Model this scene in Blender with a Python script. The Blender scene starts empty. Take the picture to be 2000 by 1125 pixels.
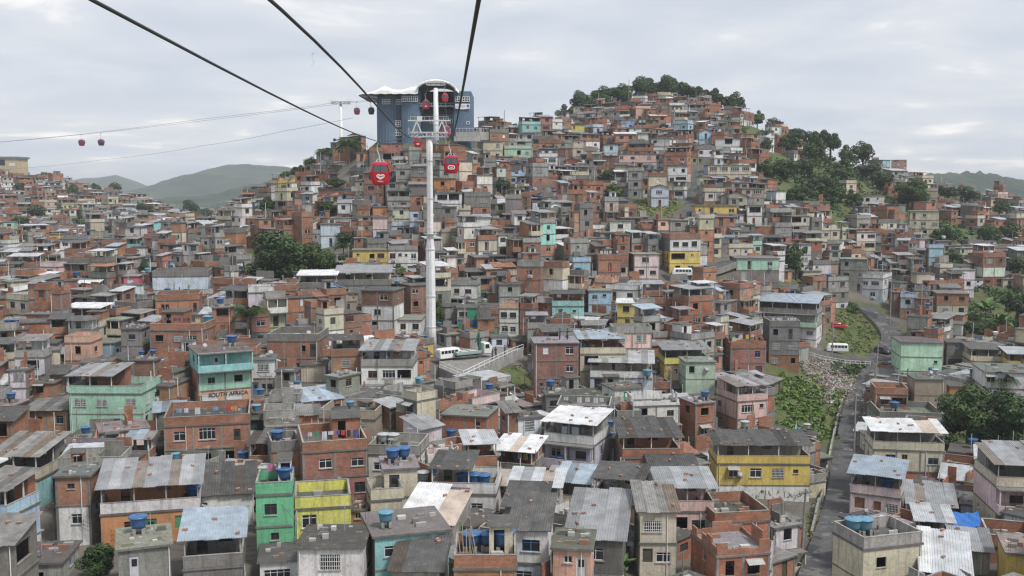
import bpy, math, random
import numpy as np
from mathutils import Vector, Matrix, noise as mnoise
R = math.radians
rnd = random.Random(11)
scene = bpy.context.scene
col = scene.collection

# ------------------------------------------------------------------ camera, sky, sun, exposure
CAMZ = 33.0
PITCH = math.atan(0.09875)
cam_d = bpy.data.cameras.new("camera"); cam_d.lens = 36; cam_d.sensor_width = 36
cam_d.clip_start = 0.5; cam_d.clip_end = 20000
cam = bpy.data.objects.new("camera", cam_d); col.objects.link(cam)
cam.location = (0, 0, CAMZ); cam.rotation_euler = (math.pi/2 - PITCH, 0, 0)
scene.camera = cam
SUN_EL, SUN_AZ = R(56), R(132)          # azimuth clockwise from +Y (view direction)
world = bpy.data.worlds.new("World"); scene.world = world; world.use_nodes = True
nt = world.node_tree; nt.nodes.clear()
def N(t, kind, **kw):
    n = t.nodes.new(kind)
    for k, v in kw.items():
        if k.startswith('i_'): n.inputs[k[2:].replace('_', ' ')].default_value = v
        else: setattr(n, k, v)
    return n
def L(t, a, b): t.links.new(a, b)
sky = N(nt, 'ShaderNodeTexSky', sky_type='NISHITA', sun_disc=False, sun_elevation=SUN_EL, sun_rotation=SUN_AZ, altitude=50, dust_density=2.0)
geo = N(nt, 'ShaderNodeTexCoord')
sep = N(nt, 'ShaderNodeSeparateXYZ'); L(nt, geo.outputs['Generated'], sep.inputs[0])
mx = N(nt, 'ShaderNodeMath', operation='MAXIMUM'); L(nt, sep.outputs['Z'], mx.inputs[0]); mx.inputs[1].default_value = 0.0
ad = N(nt, 'ShaderNodeMath', operation='ADD'); L(nt, mx.outputs[0], ad.inputs[0]); ad.inputs[1].default_value = 0.12
dx = N(nt, 'ShaderNodeMath', operation='DIVIDE'); L(nt, sep.outputs['X'], dx.inputs[0]); L(nt, ad.outputs[0], dx.inputs[1])
dy = N(nt, 'ShaderNodeMath', operation='DIVIDE'); L(nt, sep.outputs['Y'], dy.inputs[0]); L(nt, ad.outputs[0], dy.inputs[1])
cmb = N(nt, 'ShaderNodeCombineXYZ'); L(nt, dx.outputs[0], cmb.inputs[0]); L(nt, dy.outputs[0], cmb.inputs[1])
n1 = N(nt, 'ShaderNodeTexNoise'); n1.inputs['Scale'].default_value = 1.15; n1.inputs['Detail'].default_value = 7; n1.inputs['Roughness'].default_value = 0.52
n1.inputs['Distortion'].default_value = 0.3
L(nt, cmb.outputs[0], n1.inputs['Vector'])
cr = N(nt, 'ShaderNodeValToRGB'); L(nt, n1.outputs['Fac'], cr.inputs[0])
e = cr.color_ramp.elements
e[0].position = 0.30; e[0].color = (0.565, 0.625, 0.72, 1)
e[1].position = 0.66; e[1].color = (1.02, 1.0, 0.985, 1)
m_ = e.new(0.48); m_.color = (0.66, 0.70, 0.775, 1)
m_ = e.new(0.58); m_.color = (0.735, 0.76, 0.81, 1)
gain = N(nt, 'ShaderNodeMix', data_type='RGBA', blend_type='MULTIPLY'); gain.inputs['Factor'].default_value = 1
L(nt, cr.outputs['Color'], gain.inputs[6]); gain.inputs[7].default_value = (9.6, 9.6, 9.6, 1)
mixs = N(nt, 'ShaderNodeMix', data_type='RGBA'); mixs.inputs['Factor'].default_value = 0.93
L(nt, sky.outputs[0], mixs.inputs[6]); L(nt, gain.outputs[2], mixs.inputs[7])
bg = N(nt, 'ShaderNodeBackground'); bg.inputs['Strength'].default_value = 0.0525
L(nt, mixs.outputs[2], bg.inputs['Color'])
wo = N(nt, 'ShaderNodeOutputWorld'); L(nt, bg.outputs[0], wo.inputs['Surface'])
sun_d = bpy.data.lights.new("sun", 'SUN'); sun_d.energy = 1.5; sun_d.angle = R(11); sun_d.color = (1.0, 0.975, 0.94)
sun = bpy.data.objects.new("sun", sun_d); col.objects.link(sun)
sd = Vector((math.sin(SUN_AZ)*math.cos(SUN_EL), math.cos(SUN_AZ)*math.cos(SUN_EL), math.sin(SUN_EL)))
sun.rotation_euler = (-sd).to_track_quat('-Z', 'Y').to_euler(); sun.location = (0, 0, 400)
vs = scene.view_settings; vs.view_transform = 'Standard'; vs.look = 'None'; vs.exposure = 1.12; vs.gamma = 1.0; vs.use_curve_mapping = False
scene.render.engine = 'CYCLES'
scene.cycles.use_denoising = True
scene.cycles.max_bounces = 5; scene.cycles.diffuse_bounces = 1; scene.cycles.glossy_bounces = 2
scene.cycles.transparent_max_bounces = 6; scene.cycles.volume_bounces = 0
scene.cycles.filter_width = 1.25

# ------------------------------------------------------------------ materials
MATS = {}
def new_mat(name):
    m = bpy.data.materials.new(name); m.use_nodes = True
    t = m.node_tree; b = t.nodes['Principled BSDF']
    MATS[name] = m
    return m, t, b
def attr_col(t):
    a = N(t, 'ShaderNodeAttribute', attribute_name='Col'); return a.outputs['Color']
def mix(t, fac, a, b, blend='MIX'):
    n = N(t, 'ShaderNodeMix', data_type='RGBA', blend_type=blend)
    for sock, val in ((n.inputs['Factor'], fac), (n.inputs[6], a), (n.inputs[7], b)):
        if isinstance(val, (int, float)): sock.default_value = val
        elif isinstance(val, tuple): sock.default_value = val if len(val) == 4 else val + (1,)
        else: L(t, val, sock)
    return n.outputs[2]
def noise_tex(t, vec, scale, detail=4, rough=0.6):
    n = N(t, 'ShaderNodeTexNoise'); n.inputs['Scale'].default_value = scale; n.inputs['Detail'].default_value = detail; n.inputs['Roughness'].default_value = rough
    if vec is not None: L(t, vec, n.inputs['Vector'])
    return n.outputs['Fac']
def ramp(t, v, a, b, ca=(0, 0, 0, 1), cb=(1, 1, 1, 1)):
    n = N(t, 'ShaderNodeValToRGB'); L(t, v, n.inputs[0])
    n.color_ramp.elements[0].position = a; n.color_ramp.elements[0].color = ca
    n.color_ramp.elements[1].position = b; n.color_ramp.elements[1].color = cb
    return n.outputs['Color']
def mapping(t, vec, s):
    n = N(t, 'ShaderNodeMapping'); L(t, vec, n.inputs['Vector']); n.inputs['Scale'].default_value = s
    return n.outputs[0]
def wall_uv(t):
    """metres along the wall, metres up (object space, so it stays put when the thing is moved)"""
    tc = N(t, 'ShaderNodeTexCoord')
    s = N(t, 'ShaderNodeSeparateXYZ'); L(t, tc.outputs['Normal'], s.inputs[0])
    c = N(t, 'ShaderNodeCombineXYZ')
    ng = N(t, 'ShaderNodeMath', operation='MULTIPLY'); ng.inputs[1].default_value = -1; L(t, s.outputs['Y'], ng.inputs[0])
    L(t, ng.outputs[0], c.inputs['X']); L(t, s.outputs['X'], c.inputs['Y'])
    d = N(t, 'ShaderNodeVectorMath', operation='DOT_PRODUCT'); L(t, tc.outputs['Object'], d.inputs[0]); L(t, c.outputs[0], d.inputs[1])
    p = N(t, 'ShaderNodeSeparateXYZ'); L(t, tc.outputs['Object'], p.inputs[0])
    o = N(t, 'ShaderNodeCombineXYZ'); L(t, d.outputs['Value'], o.inputs['X']); L(t, p.outputs['Z'], o.inputs['Y'])
    return o.outputs[0], tc.outputs['Object']
def world_pos(t): return N(t, 'ShaderNodeNewGeometry').outputs['Position']

def mk_paint(name, dirt, rough=0.88, streak=(0.17, 0.155, 0.135)):
    m, t, b = new_mat(name); c = attr_col(t); pos = world_pos(t)
    mott = ramp(t, noise_tex(t, pos, 0.5, 6, 0.7), 0.3, 0.72, (0.62, 0.605, 0.58, 1), (1.1, 1.1, 1.1, 1))
    c1 = mix(t, dirt*.5+.5, c, mott, 'MULTIPLY')
    fine = ramp(t, noise_tex(t, pos, 4.5, 5, 0.75), 0.34, 0.66, (0.68, 0.67, 0.65, 1), (1.1, 1.1, 1.1, 1))
    c1 = mix(t, dirt, c1, mix(t, 1.0, c1, fine, 'MULTIPLY'))
    st = ramp(t, noise_tex(t, mapping(t, pos, (2.4, 2.4, 0.22)), 1.0, 6, 0.75), 0.50, 0.70)
    g = mix(t, 1.0, st, (dirt, dirt, dirt), 'MULTIPLY')
    c2 = mix(t, g, c1, streak)
    pt = ramp(t, noise_tex(t, pos, 1.3, 7, 0.75), 0.58, 0.66)
    c3 = mix(t, mix(t, 1.0, pt, (dirt*.8,)*3, 'MULTIPLY'), c2, (0.25, 0.235, 0.21))
    L(t, c3, b.inputs['Base Color']); b.inputs['Roughness'].default_value = rough
    b.inputs['Specular IOR Level'].default_value = 0.2
    bp = N(t, 'ShaderNodeBump'); bp.inputs['Strength'].default_value = 0.3; bp.inputs['Distance'].default_value = 0.03
    L(t, noise_tex(t, pos, 7, 4, 0.7), bp.inputs['Height']); L(t, bp.outputs[0], b.inputs['Normal'])
mk_paint('paint', 0.66)
mk_paint('conc', 0.85, 0.95, (0.10, 0.095, 0.085))
mk_paint('tidy', 0.12, 0.6)

m, t, b = new_mat('brick'); uv, op = wall_uv(t); pos = world_pos(t); c = attr_col(t)
bt = N(t, 'ShaderNodeTexBrick'); L(t, uv, bt.inputs['Vector']); bt.inputs['Scale'].default_value = 1.0
bt.inputs['Brick Width'].default_value = 0.30; bt.inputs['Row Height'].default_value = 0.2; bt.inputs['Mortar Size'].default_value = 0.016
bt.inputs['Mortar Smooth'].default_value = 0.3; bt.inputs['Bias'].default_value = -0.2
bt.inputs['Color1'].default_value = (1.12, 1.06, 1.0, 1); bt.inputs['Color2'].default_value = (0.78, 0.76, 0.76, 1); bt.inputs['Mortar'].default_value = (0.9, 1.25, 1.5, 1)
c1 = mix(t, 1.0, c, bt.outputs['Color'], 'MULTIPLY')
c1 = mix(t, 1.0, c1, ramp(t, noise_tex(t, pos, 0.4, 5, 0.65), 0.3, 0.72, (0.55, 0.55, 0.56, 1), (1.18, 1.12, 1.06, 1)), 'MULTIPLY')
pt = ramp(t, noise_tex(t, pos, 0.8, 6, 0.7), 0.58, 0.70)
c1 = mix(t, mix(t, 1.0, pt, (0.5,)*3, 'MULTIPLY'), c1, (0.31, 0.25, 0.21))
st = ramp(t, noise_tex(t, mapping(t, pos, (2.2, 2.2, 0.25)), 1.0, 5, 0.7), 0.54, 0.75)
c1 = mix(t, mix(t, 1.0, st, (0.5,)*3, 'MULTIPLY'), c1, (0.13, 0.10, 0.085))
L(t, c1, b.inputs['Base Color']); b.inputs['Roughness'].default_value = 0.92; b.inputs['Specular IOR Level'].default_value = 0.15
bp = N(t, 'ShaderNodeBump'); bp.inputs['Strength'].default_value = 0.5; bp.inputs['Distance'].default_value = 0.02
L(t, bt.outputs['Fac'], bp.inputs['Height']); bp.invert = True; L(t, bp.outputs[0], b.inputs['Normal'])

m, t, b = new_mat('sheet'); pos = world_pos(t); c = attr_col(t)
f = ramp(t, noise_tex(t, pos, 0.7, 6, 0.68), 0.32, 0.72, (0.62, 0.60, 0.57, 1), (1.12, 1.12, 1.12, 1))
c1 = mix(t, 1.0, c, f, 'MULTIPLY')
rs = ramp(t, noise_tex(t, pos, 1.7, 6, 0.7), 0.60, 0.72)
c1 = mix(t, mix(t, 1.0, rs, (0.45,)*3, 'MULTIPLY'), c1, (0.16, 0.12, 0.09))
L(t, c1, b.inputs['Base Color']); b.inputs['Roughness'].default_value = 0.5; b.inputs['Metallic'].default_value = 0.15
m, t, b = new_mat('fibro'); pos = world_pos(t); c = attr_col(t)
f = ramp(t, noise_tex(t, pos, 0.9, 7, 0.72), 0.3, 0.75, (0.5, 0.49, 0.47, 1), (1.35, 1.33, 1.3, 1))
c1 = mix(t, 1.0, c, f, 'MULTIPLY')
rs = ramp(t, noise_tex(t, pos, 3.0, 5, 0.7), 0.60, 0.70)
c1 = mix(t, mix(t, 1.0, rs, (0.5,)*3, 'MULTIPLY'), c1, (0.33, 0.31, 0.28))
L(t, c1, b.inputs['Base Color']); b.inputs['Roughness'].default_value = 0.95

m, t, b = new_mat('glass'); b.inputs['Base Color'].default_value = (0.022, 0.026, 0.03, 1); b.inputs['Roughness'].default_value = 0.18
m, t, b = new_mat('plain'); c = attr_col(t); pos = world_pos(t)
L(t, mix(t, 1.0, c, ramp(t, noise_tex(t, pos, 2.5, 4, 0.6), 0.3, 0.7, (0.82, 0.82, 0.82, 1), (1.08, 1.08, 1.08, 1)), 'MULTIPLY'), b.inputs['Base Color']); b.inputs['Roughness'].default_value = 0.75
m, t, b = new_mat('gloss'); c = attr_col(t); L(t, c, b.inputs['Base Color']); b.inputs['Roughness'].default_value = 0.3
m, t, b = new_mat('steel'); c = attr_col(t); pos = world_pos(t)
L(t, mix(t, 1.0, c, ramp(t, noise_tex(t, pos, 1.2, 5, 0.7), 0.3, 0.7, (0.84, 0.83, 0.81, 1), (1.05, 1.05, 1.05, 1)), 'MULTIPLY'), b.inputs['Base Color']); b.inputs['Roughness'].default_value = 0.42
m, t, b = new_mat('leaf'); c = attr_col(t); pos = world_pos(t)
L(t, mix(t, 1.0, c, ramp(t, noise_tex(t, pos, 0.7, 4, 0.6), 0.3, 0.7, (0.6, 0.62, 0.6, 1), (1.3, 1.28, 1.2, 1)), 'MULTIPLY'), b.inputs['Base Color'])
b.inputs['Roughness'].default_value = 0.6; b.inputs['Specular IOR Level'].default_value = 0.25
m, t, b = new_mat('bark'); c = attr_col(t); pos = world_pos(t)
L(t, mix(t, 1.0, c, ramp(t, noise_tex(t, pos, 6, 4, 0.7), 0.3, 0.7, (0.6, 0.6, 0.6, 1), (1.2, 1.2, 1.2, 1)), 'MULTIPLY'), b.inputs['Base Color']); b.inputs['Roughness'].default_value = 0.9
m, t, b = new_mat('ground'); pos = world_pos(t); vg = N(t, 'ShaderNodeAttribute', attribute_name='veg')
c1 = ramp(t, noise_tex(t, pos, 0.16, 8, 0.65), 0.35, 0.68, (0.075, 0.065, 0.055, 1), (0.17, 0.15, 0.125, 1))
sm = N(t, 'ShaderNodeMath', operation='ADD'); L(t, noise_tex(t, pos, 0.12, 6, 0.65), sm.inputs[0]); L(t, vg.outputs['Fac'], sm.inputs[1])
gr = ramp(t, sm.outputs[0], 0.62, 0.86)
c1 = mix(t, gr, c1, ramp(t, noise_tex(t, pos, 0.7, 6, 0.7), 0.3, 0.7, (0.035, 0.055, 0.016, 1), (0.12, 0.135, 0.045, 1)))
L(t, c1, b.inputs['Base Color']); b.inputs['Roughness'].default_value = 1.0
m, t, b = new_mat('asphalt'); pos = world_pos(t)
c1 = ramp(t, noise_tex(t, pos, 0.35, 7, 0.7), 0.3, 0.75, (0.045, 0.045, 0.048, 1), (0.105, 0.104, 0.10, 1))
c1 = mix(t, ramp(t, noise_tex(t, pos, 0.6, 5, 0.7), 0.56, 0.60), c1, (0.15, 0.143, 0.132, 1)); c1 = mix(t, ramp(t, noise_tex(t, pos, 0.28, 3, 0.5), 0.60, 0.63), c1, (0.035, 0.035, 0.037, 1))
L(t, c1, b.inputs['Base Color']); b.inputs['Roughness'].default_value = 0.85
m, t, b = new_mat('meadow'); pos = world_pos(t)
c1 = ramp(t, noise_tex(t, pos, 0.5, 7, 0.7), 0.32, 0.68, (0.055, 0.085, 0.025, 1), (0.17, 0.165, 0.065, 1))
c1 = mix(t, ramp(t, noise_tex(t, pos, 0.22, 6, 0.65), 0.52, 0.62), c1, (0.25, 0.165, 0.095, 1))
L(t, c1, b.inputs['Base Color']); b.inputs['Roughness'].default_value = 1.0
m, t, b = new_mat('hillgreen'); pos = world_pos(t)  # vegetation green with the blue of distant haze mixed in
c1 = ramp(t, noise_tex(t, pos, 0.012, 9, 0.68), 0.35, 0.68, (0.018, 0.034, 0.026, 1), (0.062, 0.08, 0.055, 1))
L(t, c1, b.inputs['Base Color']); b.inputs['Roughness'].default_value = 1.0
m, t, b = new_mat('stonewall'); uv, op = wall_uv(t); pos = world_pos(t)
v = N(t, 'ShaderNodeTexVoronoi'); v.inputs['Scale'].default_value = 2.2; L(t, pos, v.inputs['Vector'])
c1 = ramp(t, v.outputs['Distance'], 0.0, 0.6, (0.30, 0.29, 0.275, 1), (0.42, 0.41, 0.39, 1))
c1 = mix(t, 1.0, c1, ramp(t, noise_tex(t, pos, 0.5, 6, 0.7), 0.3, 0.7, (0.6, 0.6, 0.6, 1), (1.15, 1.15, 1.15, 1)), 'MULTIPLY')
L(t, c1, b.inputs['Base Color']); b.inputs['Roughness'].default_value = 0.95

# ------------------------------------------------------------------ mesh builder
class MB:
    __slots__ = ('v', 'f', 'm', 'c', 'mats')
    def __init__(s): s.v = []; s.f = []; s.m = []; s.c = []; s.mats = []
    def mi(s, name):
        if name not in s.mats: s.mats.append(name)
        return s.mats.index(name)
    def poly(s, pts, mat, c):
        n = len(s.v); s.v.extend(pts); s.f.append(tuple(range(n, n+len(pts)))); s.m.append(s.mi(mat)); s.c.append(c)
    def box(s, x0, x1, y0, y1, z0, z1, mat, c, top=None, bottom=True):
        n = len(s.v)
        s.v.extend(((x0,y0,z0),(x1,y0,z0),(x1,y1,z0),(x0,y1,z0),(x0,y0,z1),(x1,y0,z1),(x1,y1,z1),(x0,y1,z1)))
        fs = [(0,1,5,4),(1,2,6,5),(2,3,7,6),(3,0,4,7),(4,5,6,7)] + ([(3,2,1,0)] if bottom else [])
        k = s.mi(mat)
        for i, q in enumerate(fs):
            s.f.append(tuple(n+j for j in q))
            if i == 4 and top: s.m.append(s.mi(top[0])); s.c.append(top[1])
            else: s.m.append(k); s.c.append(c)
    def bar(s, a, b, w, mat, c, h=None, n=4):
        """a prism from a to b"""
        a = Vector(a); b = Vector(b); d = (b-a)
        if d.length < 1e-6: return
        d.normalize()
        up = Vector((0,0,1)) if abs(d.z) < 0.95 else Vector((1,0,0))
        x = d.cross(up).normalized(); y = x.cross(d)
        h = h or w
        k = len(s.v)
        if n == 4: offs = [x*(w/2)*sx + y*(h/2)*sy for sx, sy in ((-1,-1),(1,-1),(1,1),(-1,1))]
        else: offs = [x*(w/2)*math.cos(2*math.pi*i/n) + y*(h/2)*math.sin(2*math.pi*i/n) for i in range(n)]
        for p in (a, b):
            for o in offs: s.v.append(tuple(p+o))
        mi = s.mi(mat)
        for i in range(n):
            j = (i+1) % n
            s.f.append((k+i, k+j, k+n+j, k+n+i)); s.m.append(mi); s.c.append(c)
        s.f.append(tuple(k+n-1-i for i in range(n))); s.m.append(mi); s.c.append(c)
        s.f.append(tuple(k+n+i for i in range(n))); s.m.append(mi); s.c.append(c)
    def tube(s, pts, rad, mat, c, n=8, cap=True):
        P = [Vector(p) for p in pts]; k = len(s.v); mi = s.mi(mat)
        x = None
        for i, p in enumerate(P):
            d = (P[min(i+1, len(P)-1)] - P[max(i-1, 0)]).normalized()
            if x is None:
                up = Vector((0,0,1)) if abs(d.z) < 0.9 else Vector((1,0,0))
                x = d.cross(up).normalized()
            else: x = (x - d*x.dot(d)).normalized()
            y = d.cross(x); r = rad[i] if isinstance(rad, (list, tuple)) else rad
            for j in range(n):
                a = 2*math.pi*j/n; s.v.append(tuple(p + x*r*math.cos(a) + y*r*math.sin(a)))
        for i in range(len(P)-1):
            for j in range(n):
                q = (j+1) % n
                s.f.append((k+i*n+j, k+i*n+q, k+(i+1)*n+q, k+(i+1)*n+j)); s.m.append(mi); s.c.append(c)
        if cap:
            s.f.append(tuple(k+n-1-j for j in range(n))); s.m.append(mi); s.c.append(c)
            e = k+(len(P)-1)*n
            s.f.append(tuple(e+j for j in range(n))); s.m.append(mi); s.c.append(c)
    def lathe(s, prof, mat, c, n=14, cx=0, cy=0):
        s.tube([(cx, cy, z) for r, z in prof], [max(r, 1e-3) for r, z in prof], mat, c, n)
    def wall(s, o, d, out, Wd, z0, z1, holes, mat, c, depth=0.16):
        """a wall face with rectangular openings and their reveals; o,d,out are 2-D"""
        P = lambda a, z, off=0.0: (o[0]+d[0]*a+out[0]*off, o[1]+d[1]*a+out[1]*off, z)
        hs = [(max(a, .02), min(b_, Wd-.02), max(p, z0+.02), min(q, z1-.02)) for a, b_, p, q in holes]
        xs = sorted({0.0, Wd, *[h[0] for h in hs], *[h[1] for h in hs]})
        zs = sorted({z0, z1, *[h[2] for h in hs], *[h[3] for h in hs]})
        for i in range(len(xs)-1):
            for j in range(len(zs)-1):
                mxx = (xs[i]+xs[i+1])/2; mz = (zs[j]+zs[j+1])/2
                if any(h[0] < mxx < h[1] and h[2] < mz < h[3] for h in hs): continue
                s.poly((P(xs[i], zs[j]), P(xs[i+1], zs[j]), P(xs[i+1], zs[j+1]), P(xs[i], zs[j+1])), mat, c)
        for a, b_, p, q in hs:
            for (A, B) in (((a,p),(b_,p)), ((b_,p),(b_,q)), ((b_,q),(a,q)), ((a,q),(a,p))):
                s.poly((P(*A), P(*A, -depth), P(*B, -depth), P(*B)), mat, c)
    def add(s, o, M):
        k = len(s.v)
        for p in o.v:
            q = M @ Vector(p); s.v.append((q.x, q.y, q.z))
        rm = [s.mi(x) for x in o.mats]
        s.f.extend(tuple(k+i for i in f) for f in o.f); s.m.extend(rm[i] for i in o.m); s.c.extend(o.c)
    def mesh(s, name, smooth=False):
        me = bpy.data.meshes.new(name)
        me.from_pydata(s.v, [], s.f)
        for n in s.mats: me.materials.append(MATS[n])
        if len(s.mats) > 1: me.polygons.foreach_set('material_index', s.m)
        a = me.attributes.new('Col', 'FLOAT_COLOR', 'FACE')
        cc = np.ones((len(s.c), 4), dtype=np.float32)
        if s.c: cc[:, :3] = np.array([x[:3] for x in s.c], dtype=np.float32)
        a.data.foreach_set('color', cc.ravel())
        if smooth: me.polygons.foreach_set('use_smooth', [True]*len(me.polygons))
        me.update()
        return me
def link(name, data, parent=None, loc=(0,0,0), rz=0.0, sc=None):
    o = bpy.data.objects.new(name, data); col.objects.link(o)
    o.location = loc
    if rz: o.rotation_euler = (0, 0, rz)
    if sc is not None: o.scale = sc if isinstance(sc, (tuple, list)) else (sc, sc, sc)
    if parent is not None: o.parent = parent
    return o
def part(mb, name, parent=None, loc=(0,0,0), rz=0.0, smooth=False, sc=None): return link(name, mb.mesh(name, smooth), parent, loc, rz, sc)
def tag(o, label=None, cat=None, group=None, kind=None):
    if label: o['label'] = label
    if cat: o['category'] = cat
    if group: o['group'] = group
    if kind: o['kind'] = kind
    return o
def root(name, loc, rz=0.0, **kw): return tag(link(name, None, None, loc, rz), **kw)
def copy_tree(o, parent=None):
    c = o.copy(); col.objects.link(c)
    if parent is not None: c.parent = parent
    for ch in list(o.children): copy_tree(ch, c)
    return c

# ------------------------------------------------------------------ pixels (of the 2000 x 1125 photograph) to the place
cP, sP = math.cos(PITCH), math.sin(PITCH)
def ray(u, v):
    s = (u-1000)/2000; t = (562.5-v)/2000
    y = cP + t*sP; z = -sP + t*cP
    return s/y, z/y                       # per metre of forward distance
def at(u, v, D):
    a, b = ray(u, v); return Vector((a*D, D, CAMZ+b*D))
def proj(p):
    x, y, z = p[0], p[1], p[2]-CAMZ
    f = y*cP - z*sP; w = y*sP + z*cP
    return 1000+2000*x/f, 562.5-2000*w/f
# ground control: image column, forward distance, height
GC = []
def gz(D, *pairs):
    for u, z in pairs: GC.append(((u-1000)/2000*D, D, z))
gz(40, (-900,0), (600,0), (1600,-4), (2900,-2))
gz(60, (-200,0), (600,0), (1200,-1), (1600,-5), (2200,-2))
gz(80, (-200,0), (0,0), (500,1), (1000,0), (1400,-2), (1570,-5), (1700,-3), (2000,-1), (2200,-1))
gz(100, (0,0), (500,1), (1000,0), (1400,-3), (1590,-6), (1700,-4), (2000,-2))
gz(135, (-200,0), (0,0), (300,0), (600,1), (1000,-1), (1400,-6), (1635,-8.2), (1760,-6), (2000,-4), (2200,-4))
gz(160, (980,-1), (1050,-1))
gz(168, (890,3.4), (960,3.2))
gz(170, (0,5), (350,7), (600,5), (780,4), (1080,0), (1200,1), (1400,-1), (1550,-6), (1645,-9.5), (1800,-4), (2000,-3), (2200,-3))
gz(185, (900,3.6), (980,3.6))
gz(200, (-200,5), (0,7), (350,9), (700,10), (880,6), (1000,5.5), (1200,6), (1400,4), (1550,-2), (1685,-6.5), (1800,-3.5), (2000,-2))
gz(220, (1200,12), (1400,9), (1550,0), (1640,-2.5), (1712,-4), (1850,-2.5), (2000,0))
gz(240, (-200,9), (0,10.8), (150,10.8), (400,11), (550,17), (700,20), (860,19), (1000,19), (1250,19), (1400,17), (1550,7), (1640,0), (1740,-2), (1900,3), (2050,2))
gz(275, (150,11.5), (450,17), (550,24), (700,29), (1000,28), (1250,25.5), (1450,26), (1600,20), (1700,5), (1800,8), (1900,8), (2050,6))
gz(285, (852,42)); gz(265, (852,35))
gz(310, (0,12), (150,12), (300,12), (450,17), (550,30), (640,38), (700,40), (1000,36), (1250,32), (1450,35), (1600,27), (1750,18), (1900,13.5), (2050,10))
gz(305, (740,46.5), (830,47), (910,46.5)); gz(335, (740,46), (830,47), (920,47))
gz(340, (1000,44), (1100,42), (1250,40), (1450,42), (1600,32))
gz(365, (1000,51), (1250,45.5), (1450,48), (1600,39), (1750,29), (1900,21.5), (2050,15))
gz(330, (450,17), (550,33))
gz(400, (-150,15), (150,15), (300,16), (430,10), (560,16), (700,30), (850,40), (1000,45), (1120,53), (1300,54), (1450,52), (1600,44), (1700,38), (1800,32), (1900,26), (2050,18))
gz(440, (1000,42), (1100,58), (1250,65), (1350,66), (1450,60), (1560,49), (1700,33), (1850,27))
gz(460, (1180,66), (1250,70), (1350,70), (1430,62))
gz(500, (0,22), (300,18), (430,12), (700,12), (1000,26), (1250,56), (1350,56), (1600,32), (1900,14), (2100,10))
gz(560, (0,29), (150,26), (300,20), (430,10), (600,8), (800,6))
gz(620, (-150,37), (0,36), (150,31), (300,18), (430,5), (1000,5), (1250,20), (1600,6), (1900,3))
gz(650, (-250,40), (0,40), (80,37))
gz(780, (-200,20), (0,16), (200,8), (400,0), (700,0), (1200,0), (1700,0), (2100,0))
gz(930, (-500,0), (0,0), (400,0), (1000,0), (1500,0), (2400,0))
GC = np.array(GC)
_d = np.linalg.norm(GC[:, None, :2]-GC[None, :, :2], axis=2)
_n = len(GC)
_A = np.block([[_d - 0.8*np.eye(_n)*0, np.c_[np.ones(_n)]], [np.ones((1, _n)), np.zeros((1, 1))]])
_w = np.linalg.solve(_A, np.r_[GC[:, 2], 0])
GX = np.arange(-720, 721, 5.0); GY = np.arange(35, 936, 5.0)
_gx, _gy = np.meshgrid(GX, GY, indexing='ij')
GZ = np.full(_gx.shape, _w[-1])
for i in range(_n): GZ += _w[i]*np.hypot(_gx-GC[i, 0], _gy-GC[i, 1])
_fade = np.clip((930-_gy)/120, 0, 1)*np.clip((720-np.abs(_gx))/150, 0, 1)
GZ = GZ*_fade
def ground(x, y):
    i = (x-GX[0])/5.0; j = (y-GY[0])/5.0
    i = min(max(i, 0), len(GX)-1.001); j = min(max(j, 0), len(GY)-1.001)
    a, b = int(i), int(j); p, q = i-a, j-b
    return float(GZ[a, b]*(1-p)*(1-q)+GZ[a+1, b]*p*(1-q)+GZ[a, b+1]*(1-p)*q+GZ[a+1, b+1]*p*q)
def hit(u, v, h=0.0, d0=62.0, d1=880.0):
    a, b = ray(u, v); D = d0
    while D < d1:
        if CAMZ+b*D <= ground(a*D, D)+h:
            return Vector((a*D, D, ground(a*D, D)))
        D += 0.75
    return Vector((a*d1, d1, ground(a*d1, d1)))

# ------------------------------------------------------------------ the setting
def grid_mesh(name, xs, ys, zf, mat, smooth=True):
    nx, ny = len(xs), len(ys)
    v = [(float(x), float(y), float(zf(i, j))) for i, x in enumerate(xs) for j, y in enumerate(ys)]
    f = [(i*ny+j, (i+1)*ny+j, (i+1)*ny+j+1, i*ny+j+1) for i in range(nx-1) for j in range(ny-1)]
    me = bpy.data.meshes.new(name); me.from_pydata(v, [], f); me.materials.append(MATS[mat])
    if smooth: me.polygons.foreach_set('use_smooth', [True]*len(f))
    return me
xs = [-9000, -5000, -2500, -1300] + list(GX) + [1300, 2500, 5000, 9000]
ys = [-1500, -500] + list(GY) + [1200, 1800, 3000, 5000, 9000]
def _zf(i, j):
    i -= 4; j -= 2
    if 0 <= i < len(GX) and 0 <= j < len(GY): return GZ[i, j]
    return GZ[min(max(i, 0), len(GX)-1), 0] if (j < 0 and 0 <= i < len(GX)) else 0.0
VEG = [(1500,1655,705,872), (1560,1720,700,800), (1605,1750,598,705), (1000,1045,712,772), (1236,1325,386,432), (1425,1502,245,292), (1497,1650,312,412), (1590,1695,255,345), (1650,1700,330,370), (1835,2010,772,892), (1870,2010,560,665), (866,925,268,292), (472,660,482,560), (1500,1560,545,575), (1765,1800,400,470), (1820,1880,440,490), (700,930,150,280), (1575,1660,985,1060)]
def in_rects(u, v, rects): return any(a <= u <= b and c <= v <= d for a, b, c, d in rects)
def woods(px, py, u, v): return (u > 1480 and v < 480 and py > 280 and mnoise.noise(Vector((px/26, py/26, 4.0))) > .02) or (u < 480 and py > 330 and mnoise.noise(Vector((px/30, py/30, 9.0))) > .28)
gme = grid_mesh('ground', xs, ys, _zf, 'ground')
_va = gme.attributes.new('veg', 'FLOAT', 'POINT'); _vv = []
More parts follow.
